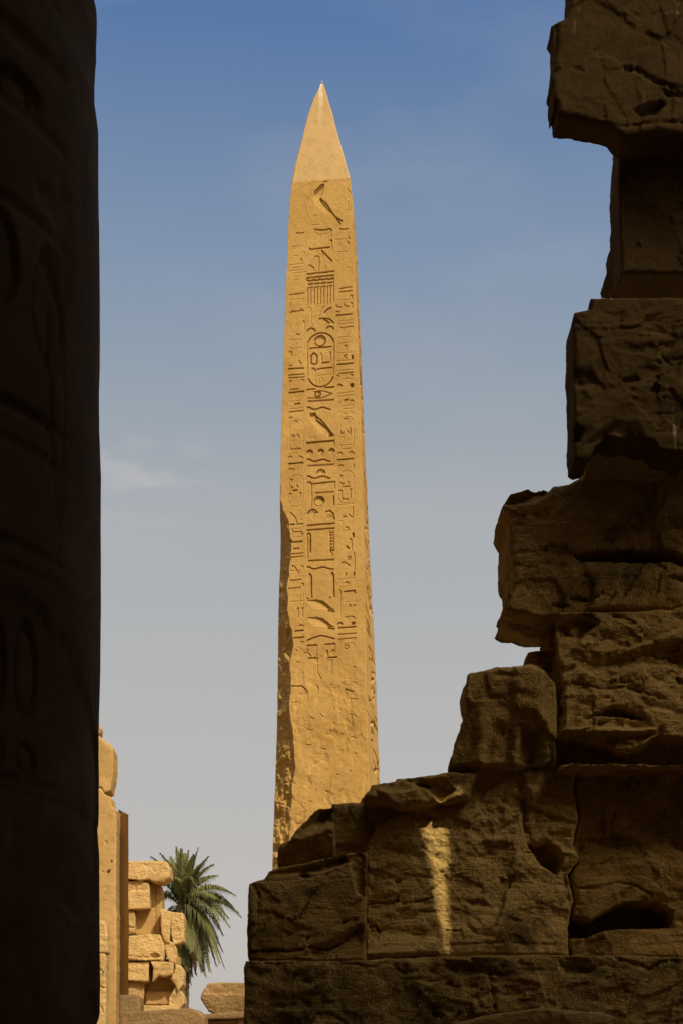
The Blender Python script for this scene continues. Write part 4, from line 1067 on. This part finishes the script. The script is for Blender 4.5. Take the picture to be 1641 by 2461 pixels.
far('tall_pier', [(180, 1890), (244, 1895), (262, 1909), (276, 1916), (279, 1939), (289, 1946), (289, 2100), (288, 2480, 'f'), (180, 2480, 'f')], RY, .8, M_SMOOTH, 'tall smooth sunlit pier standing beside the dark column', cat='pier', seed=103, amp=.03, freq=.7,
    feats=[('hole', [(250, 2020), (259, 2022), (259, 2032), (251, 2030)], .03, 2), ('hole', [(265, 2068), (270, 2070), (268, 2078)], .12, 1.5), ('hole', [(255, 2094), (264, 2092), (262, 2100), (257, 2099)], .15, 1.5), ('hole', [(246, 2094), (250, 2095), (249, 2100)], .1, 1.5), ('crack', [(252, 2135), (256, 2134)], 2, .06), ('crack', [(250, 2150), (254, 2148)], 2, .06), ('crack', [(248, 2168), (252, 2166)], 2, .06)])
# the dark oblique return of the pier: a broken wedge of wall whose visible face turns away from the sun
def wedge(name, pxl, pxr, ytop_l, ytop_r, mat, label):
    Y0 = RY + 1.2
    X0 = (pxl - 4 - CX) / F * Y0
    sl = -2.4
    kx = (pxr - CX) / F
    Y1 = (Y0 + sl * -X0) / (1 - sl * kx)
    X1 = kx * Y1
    Y2 = Y1 + 2.2
    X2 = kx * Y2 - .03
    plan = [(X0, Y0), (X1, Y1), (X2, Y2), (X0, Y2 + .5)]
    ztl = EYE + (HY - ytop_l) / F * Y0
    ztr = EYE + (HY - ytop_r) / F * Y1
    nseg, nz = 10, 120
    vs, top = [], []
    ring = []
    for k in range(4):
        a, b = np.array(plan[k]), np.array(plan[(k + 1) % 4])
        for q in range(nseg):
            ring.append(a + (b - a) * q / nseg)
    ring = np.array(ring)
    u = np.clip((ring[:, 0] - X0) / (X1 - X0), 0, 1)
    zt = ztl + (ztr - ztl) * u
    for r in range(nz + 1):
        vs.append(np.c_[ring, zt * r / nz])
    vs = np.concatenate(vs)
    n = len(ring)
    vs[:, :2] += np.stack([fbm(vs, 1.2, 4, 5), fbm(vs, 1.2, 4, 6)], -1) * .018
    fs = []
    for r in range(nz):
        for k in range(n):
            fs.append((r * n + k, r * n + (k + 1) % n, (r + 1) * n + (k + 1) % n, (r + 1) * n + k))
    fs.append(tuple(range(nz * n, nz * n + n)))
    fs.append(tuple(range(n - 1, -1, -1)))
    o = mesh_obj(name, vs, fs, mat, None, ((X0 + X2) / 2, Y1 + 1, 0), smooth=False)
    return tag(o, label, 'wall', GP)
wedge('broken_wall', 289, 309.5, 1946, 1959, M_SMOOTH, 'narrow shaded wall end, brown strip along the right side of the tall pier')
far('rough_stone', [(190, 2214), (239, 2213), (258, 2214), (265, 2230), (266, 2290, 'f'), (190, 2292, 'f')], RY - .9, .6, M_RUIN, 'rough sunlit stone low beside the dark column, upper of the lower two', GP, cat='stone', seed=105, ridges=.06)
far('rough_stone', [(190, 2295), (259, 2293), (263, 2300), (262, 2480, 'f'), (190, 2480, 'f')], RY - .9, .6, M_RUIN, 'rough chipped sunlit stone at the frame bottom beside the dark column', GP, cat='stone', seed=106, ridges=.09,
    feats=[('crack', [(240, 2330), (248, 2338), (244, 2350)], 3, .1), ('crack', [(240, 2372), (252, 2376), (258, 2374)], 2.5, .1), ('crack', [(243, 2420), (248, 2436)], 3, .1)])
far('short_block', [(286, 2393), (307, 2392), (336, 2391), (346, 2399), (346, 2480, 'f'), (286, 2480, 'f')], RY - 2.6, .8, M_DARKR, 'short brown block in front of the foot of the shaded wall end', cat='stone block', seed=107)
far('low_wall', [(284, 2500, 'f'), (290, 2445), (300, 2434), (355, 2430), (420, 2427), (468, 2425), (486, 2431), (500, 2445, 'f'), (500, 2500, 'f')], RY - 3.6, 1.0, M_DARKR, 'low brown broken wall along the bottom edge before the block pile', cat='wall', seed=108, ridges=.08)
# lintel with a recessed dark opening
lt = empty('gate_lintel', ((530 - CX) / F * 44, 44.5, 0))
tag(lt, 'brown moulded lintel with a dark slot, carrying the rounded boulder', 'lintel')
far('lintel_beam', [(462, 2441), (520, 2437), (600, 2433), (600, 2448, 'f'), (462, 2452, 'f')], 43.6, 1.0, M_DARKR, None, seed=109, parent=lt, jag=.3, rnd=2)
far('lintel_band', [(466, 2455, 'f'), (600, 2450, 'f'), (600, 2460, 'f'), (466, 2462, 'f')], 43.9, .7, M_DARKR, None, seed=110, parent=lt, jag=.2, rnd=1.5)
far('jamb', [(572, 2450, 'f'), (600, 2448, 'f'), (600, 2590, 'f'), (572, 2590, 'f')], 43.75, .7, M_DARKR, None, seed=111, parent=lt, jag=.3)
far('jamb', [(462, 2452, 'f'), (472, 2452, 'f'), (472, 2590, 'f'), (462, 2590, 'f')], 43.75, .7, M_DARKR, None, seed=112, parent=lt, jag=.3)
far('back_panel', [(464, 2452, 'f'), (600, 2450, 'f'), (600, 2590, 'f'), (464, 2590, 'f')], 44.35, .3, M_DARKR, None, seed=113, parent=lt, jag=.2)
far('rounded_boulder', [(500, 2430, 'f'), (488, 2416), (481, 2400), (485, 2386), (492, 2376), (499, 2365), (520, 2362), (560, 2363), (600, 2364), (612, 2400), (605, 2436, 'f'), (520, 2440, 'f')], 43.9, 1.2, M_DULL, 'rounded boulder with a smooth top and chipped front, resting on the moulded lintel', cat='boulder', seed=114, rnd=5, ridges=.05, amp=.05, feats=[('plane', [(460, 2388), (640, 2392), (640, 2450), (460, 2450)], (.07, 0, .32), 4)])
PY_ = 47.3
far('capstone', [(300, 2071), (308, 2070), (362, 2069), (404, 2070), (412, 2075), (417, 2092), (417, 2119), (400, 2121, 'f'), (381, 2121, 'f'), (360, 2113, 'f'), (336, 2117, 'f'), (300, 2112, 'f')], PY_ - .3, .9, M_RUIN, 'long pale capstone on top of the block pile by the palm', GL, seed=120, ridges=.08)
far('stone_block', [(300, 2118), (349, 2117), (365, 2124), (367, 2137), (366, 2184, 'f'), (313, 2187, 'f'), (300, 2187, 'f')], PY_ - .2, .8, M_RUIN, 'squarish block just under the capstone, at the shaded wall edge', GL, seed=121, ridges=.05,
    feats=[('plane', [(302, 2116), (366, 2117), (366, 2140), (302, 2145)], (.03, 0, .2), 3)])
far('smooth_pillar', [(325, 2118, 'f'), (388, 2118, 'f'), (396, 2134), (396, 2190), (394, 2246, 'f'), (325, 2250, 'f')], PY_ + .35, .8, M_SMOOTH, 'smooth upright stone set back under the right end of the capstone', GL, seed=122, amp=.03,
    feats=[('crack', [(373, 2120), (373, 2246)], 3, .08)])
far('stone_block', [(300, 2189), (329, 2190), (333, 2205), (331, 2242, 'f'), (300, 2248, 'f')], PY_ - .1, .7, M_RUIN, 'small chipped block at the shaded wall, left of the smooth recessed stone', GL, seed=123, ridges=.07, feats=[('crack', [(300, 2228), (325, 2232)], 3, .12)])
far('stone_block', [(384, 2187), (391, 2186), (417, 2192), (415, 2266, 'f'), (399, 2268, 'f'), (389, 2247, 'f')], PY_ - .25, .7, M_RUIN, 'upright pale block beside the palm, left of a matching pair', GL, seed=124, ridges=.05)
far('stone_block', [(411, 2193), (443, 2195), (448, 2208), (448, 2263, 'f'), (439, 2268, 'f'), (418, 2270, 'f'), (412, 2250)], PY_ - .2, .7, M_RUIN, 'upright pale block against the palm fronds, right of a matching pair', GL, seed=125, ridges=.05, feats=[('crack', [(418, 2214), (428, 2216)], 2, .1)])
far('long_block', [(300, 2253), (371, 2245), (391, 2247), (397, 2262), (402, 2276), (398, 2309, 'f'), (349, 2309, 'f'), (300, 2309, 'f')], PY_ - .5, .9, M_RUIN, 'biggest long block in the middle of the pile, with eroded hollows below', GL, seed=126, ridges=.07, feats=[('hole', [(360, 2296), (372, 2290), (384, 2296), (378, 2304), (364, 2304)], .12, 3), ('crack', [(310, 2300), (350, 2303), (385, 2300)], 2.5, .1)])
far('stone_block', [(392, 2260), (423, 2266), (430, 2282), (429, 2318, 'f'), (407, 2314, 'f'), (400, 2300)], PY_ - .2, .7, M_RUIN, 'rounded block tucked at the right end of the biggest long block', GL, seed=127, ridges=.05)
far('stone_block', [(300, 2313), (340, 2312), (366, 2311), (365, 2358, 'f'), (355, 2361, 'f'), (300, 2358, 'f')], PY_ - .4, .8, M_RUIN, 'flat-faced block below the biggest long block, at the shaded wall', GL, seed=128, ridges=.06)
far('stone_block', [(362, 2312), (400, 2312), (423, 2315), (422, 2344, 'f'), (400, 2350, 'f'), (381, 2348, 'f'), (366, 2361, 'f'), (368, 2330)], PY_ - .5, .8, M_RUIN, 'wide block right of a dark vertical crack, over the smooth recess', GL, seed=129, ridges=.06)
far('stone_block', [(421, 2318), (441, 2324), (447, 2334), (446, 2366, 'f'), (433, 2384, 'f'), (420, 2368, 'f'), (407, 2352, 'f'), (418, 2340)], PY_ - .3, .7, M_RUIN, 'hanging wedge-like block at the right edge of the pile', GL, seed=130, ridges=.05)
far('stone_block', [(300, 2361), (355, 2362), (354, 2395), (351, 2420, 'f'), (300, 2420, 'f')], PY_ - .2, .8, M_RUIN, 'plain block at the lower left of the pile, beside the smooth recess', GL, seed=131, ridges=.03)
far('recessed_stone', [(340, 2320, 'f'), (436, 2300, 'f'), (440, 2385, 'f'), (436, 2425, 'f'), (340, 2425, 'f')], PY_ + .3, .7, M_SMOOTH, 'smooth stepped stone in the recess low in the pile', GL, seed=132, amp=.02, feats=[('plane', [(350, 2384), (420, 2382), (420, 2418), (350, 2418)], (-.15, 0, 0), 1.5)])
far('stone_block', [(420, 2376), (427, 2373), (446, 2392), (450, 2412), (436, 2428, 'f'), (405, 2428, 'f'), (408, 2400)], PY_ - .2, .7, M_RUIN, 'lowest rounded block at the right foot of the pile', GL, seed=133, ridges=.05)
far('base_slab', [(310, 2420), (346, 2417), (407, 2417), (422, 2422), (436, 2440, 'f'), (436, 2500, 'f'), (310, 2500, 'f')], PY_ - .6, 1.0, M_RUIN, 'thin pale slab under the pile, just above the low brown wall', GL, seed=134)

# ------------------------------------------------------------------ the palm
def leaf_mat(name, c1, c2):
    m = bpy.data.materials.new(name)
    m.use_nodes = True
    t = m.node_tree
    b = t.nodes['Principled BSDF']
    b.inputs['Roughness'].default_value = .55
    b.inputs['Specular IOR Level'].default_value = .25
    tc = N(t, 'ShaderNodeTexCoord')
    oi = N(t, 'ShaderNodeObjectInfo')
    nz = N(t, 'ShaderNodeTexNoise')
    nz.inputs['Scale'].default_value = 3.0
    t.links.new(tc.outputs['Object'], nz.inputs['Vector'])
    ad = N(t, 'ShaderNodeMath', operation='ADD')
    t.links.new(oi.outputs['Random'], ad.inputs[0])
    t.links.new(nz.outputs['Fac'], ad.inputs[1])
    mr = N(t, 'ShaderNodeMapRange')
    mr.inputs['From Min'].default_value = .3
    mr.inputs['From Max'].default_value = 1.6
    t.links.new(ad.outputs[0], mr.inputs['Value'])
    mx = N(t, 'ShaderNodeMix', data_type='RGBA')
    t.links.new(mr.outputs[0], mx.inputs['Factor'])
    mx.inputs['A'].default_value = (*c1, 1)
    mx.inputs['B'].default_value = (*c2, 1)
    t.links.new(mx.outputs['Result'], b.inputs['Base Color'])
    tr = N(t, 'ShaderNodeBsdfTranslucent')
    t.links.new(mx.outputs['Result'], tr.inputs['Color'])
    ms = N(t, 'ShaderNodeMixShader')
    ms.inputs[0].default_value = .2
    t.links.new(b.outputs[0], ms.inputs[1])
    t.links.new(tr.outputs[0], ms.inputs[2])
    t.links.new(ms.outputs[0], t.nodes['Material Output'].inputs[0])
    return m
M_LEAF = leaf_mat('palm_leaf', (.06, .068, .016), (.20, .185, .055))
M_BARK = stone('palm_bark', (.12, .085, .05), (.2, .14, .08), 6, .9, 40)
PD = 57.0
cx_, cy_ = 440, 2178
base = Vector(W(cx_, cy_, PD))
palm = empty('palm_tree', (base.x, base.y, 0))
tag(palm, 'green date palm behind the sunlit block pile, fronds fanning right', 'palm tree')
# trunk
vs, fs = [], []
nzr, nrr = 90, 14
for r in range(nzr + 1):
    z = base.z * r / nzr
    rad = .24 + .05 * (1 - r / nzr) + .025 * ((r % 3) == 0)
    for k in range(nrr):
        a = 2 * math.pi * k / nrr + r * .13
        vs.append((base.x - .25 * (1 - r / nzr) ** 2 + rad * math.cos(a), base.y + rad * math.sin(a), z))
for r in range(nzr):
    for k in range(nrr):
        fs.append((r * nrr + k, r * nrr + (k + 1) % nrr, (r + 1) * nrr + (k + 1) % nrr, (r + 1) * nrr + k))
fs.append(tuple(range(nzr * nrr, nzr * nrr + nrr)))
mesh_obj('trunk', vs, fs, M_BARK, palm, (base.x, base.y, 0))
rng = random.Random(11)
M_DEAD = leaf_mat('dry_palm_leaf', (.16, .10, .04), (.30, .20, .085))
def frond(tipx, tipy, dY, lift, lw=.46, droop=.95, mat=None):
    """one pinnate frond from the crown to a tip; DY metres towards (-) or away from the camera, LIFT how far the rib bows upward"""
    tip = Vector(W(tipx, tipy, PD + dY))
    start = base + Vector((rng.uniform(-.08, .08), rng.uniform(-.08, .08), rng.uniform(-.12, .1)))
    d = tip - start
    Lr = d.length
    mid = start + d * .5 + Vector((0, 0, lift))
    n = 26
    pts = []
    for k in range(n + 1):
        t = k / n
        pts.append(start * (1 - t) ** 2 + mid * 2 * t * (1 - t) + tip * t * t)
    vs, fs = [], []
    for k in range(n + 1):                       # rib
        t = k / n
        r = .030 * (1 - t) + .005
        tg = (pts[min(n, k + 1)] - pts[max(0, k - 1)]).normalized()
        sd = tg.cross(Vector((0, 0, 1)))
        sd = sd.normalized() if sd.length > .05 else Vector((1, 0, 0))
        up = sd.cross(tg)
        for a in range(4):
            q = pts[k] + (sd * math.cos(a * math.pi / 2) + up * math.sin(a * math.pi / 2)) * r
            vs.append(q)
    for k in range(n):
        for a in range(4):
            fs.append((k * 4 + a, k * 4 + (a + 1) % 4, k * 4 + 4 + (a + 1) % 4, k * 4 + 4 + a))
    m = int(Lr / .034)
    for k in range(m):
        t = .13 + .86 * k / m
        i = min(n - 1, int(t * n))
        p = pts[i].lerp(pts[i + 1], t * n - i)
        tg = (pts[i + 1] - pts[i]).normalized()
        sd = tg.cross(Vector((0, 0, 1)))
        sd = sd.normalized() if sd.length > .05 else Vector((1, 0, 0))
        up = sd.cross(tg)
        ll = lw * (math.sin(math.pi * min(1, t * .85 + .22)) * .85 + .28) * rng.uniform(.8, 1.15)
        for sgn in (-1, 1):
            dr = (tg * rng.uniform(.75, 1.05) + sd * sgn * rng.uniform(.55, .85) + up * rng.uniform(.15, .45)).normalized()
            e1 = p + dr * ll * .55
            e2 = p + dr * ll + Vector((0, 0, -ll * droop * rng.uniform(.4, 1.1)))
            wv = tg.cross(dr).cross(dr).normalized() * .016
            b = len(vs)
            vs += [p - wv * .7, p + wv * .7, e1 + wv, e1 - wv, e2]
            fs += [(b, b + 1, b + 2, b + 3), (b + 3, b + 2, b + 4)]
    mesh_obj('frond', [tuple(v) for v in vs], fs, mat or M_LEAF, palm, tuple(base), smooth=False)
for f in [(423, 2036, .3, .15), (436, 2040, -.4, .1), (455, 2044, -.2, .15), (478, 2038, .2, .18), (467, 2055, -.8, .25), (502, 2060, -.3, .35), (515, 2078, .3, .45), (490, 2074, -.9, .4), (523, 2106, -.2, .5), (506, 2110, .9, .5),
          (568, 2155, 0, .75), (545, 2140, -.9, .7), (582, 2208, -.2, .95), (574, 2196, .7, .85), (553, 2232, -.6, 1.0), (528, 2215, -1.4, .9), (536, 2250, 1.0, .95),
          (540, 2330, -.1, .95), (528, 2318, -.8, .8), (512, 2300, .6, .8), (494, 2350, -.3, .6), (505, 2338, -1.0, .7), (482, 2320, -1.2, .5), (470, 2345, .4, .45), (456, 2366, -.1, .25), (448, 2330, -.9, .3), (430, 2300, .5, .3), (462, 2290, -1.3, .4), (520, 2270, -1.5, .8),
          (362, 2060, .3, .45), (385, 2052, -.2, .4), (400, 2090, .8, .4), (372, 2120, .6, .6), (395, 2160, 1.2, .6), (405, 2230, 1.0, .5), (350, 2180, .8, .8), (410, 2060, 1.0, .3), (446, 2070, 1.4, .3), (480, 2120, 1.6, .6), (418, 2110, -1.2, .4), (455, 2110, -1.5, .5), (445, 2052, .5, .1), (460, 2075, 1.2, .2), (492, 2095, .8, .45), (540, 2175, .9, .8), (520, 2160, -1.3, .6), (560, 2180, .4, .85), (500, 2290, -.9, .75), (475, 2300, 1.0, .6), (486, 2340, -.7, .6), (520, 2325, .3, .85), (440, 2350, .3, .2), (460, 2320, -.6, .35), (425, 2330, .8, .3), (535, 2290, .6, .9), (550, 2210, -.9, .9)]:
    frond(*f)

for f in [(452, 2335, -.6, .05), (438, 2345, -.3, .05), (462, 2350, .3, .15), (470, 2325, -.9, .2), (430, 2330, .4, .05), (446, 2360, .1, .05)]:
    frond(*f, lw=.3, droop=1.1, mat=M_DEAD)
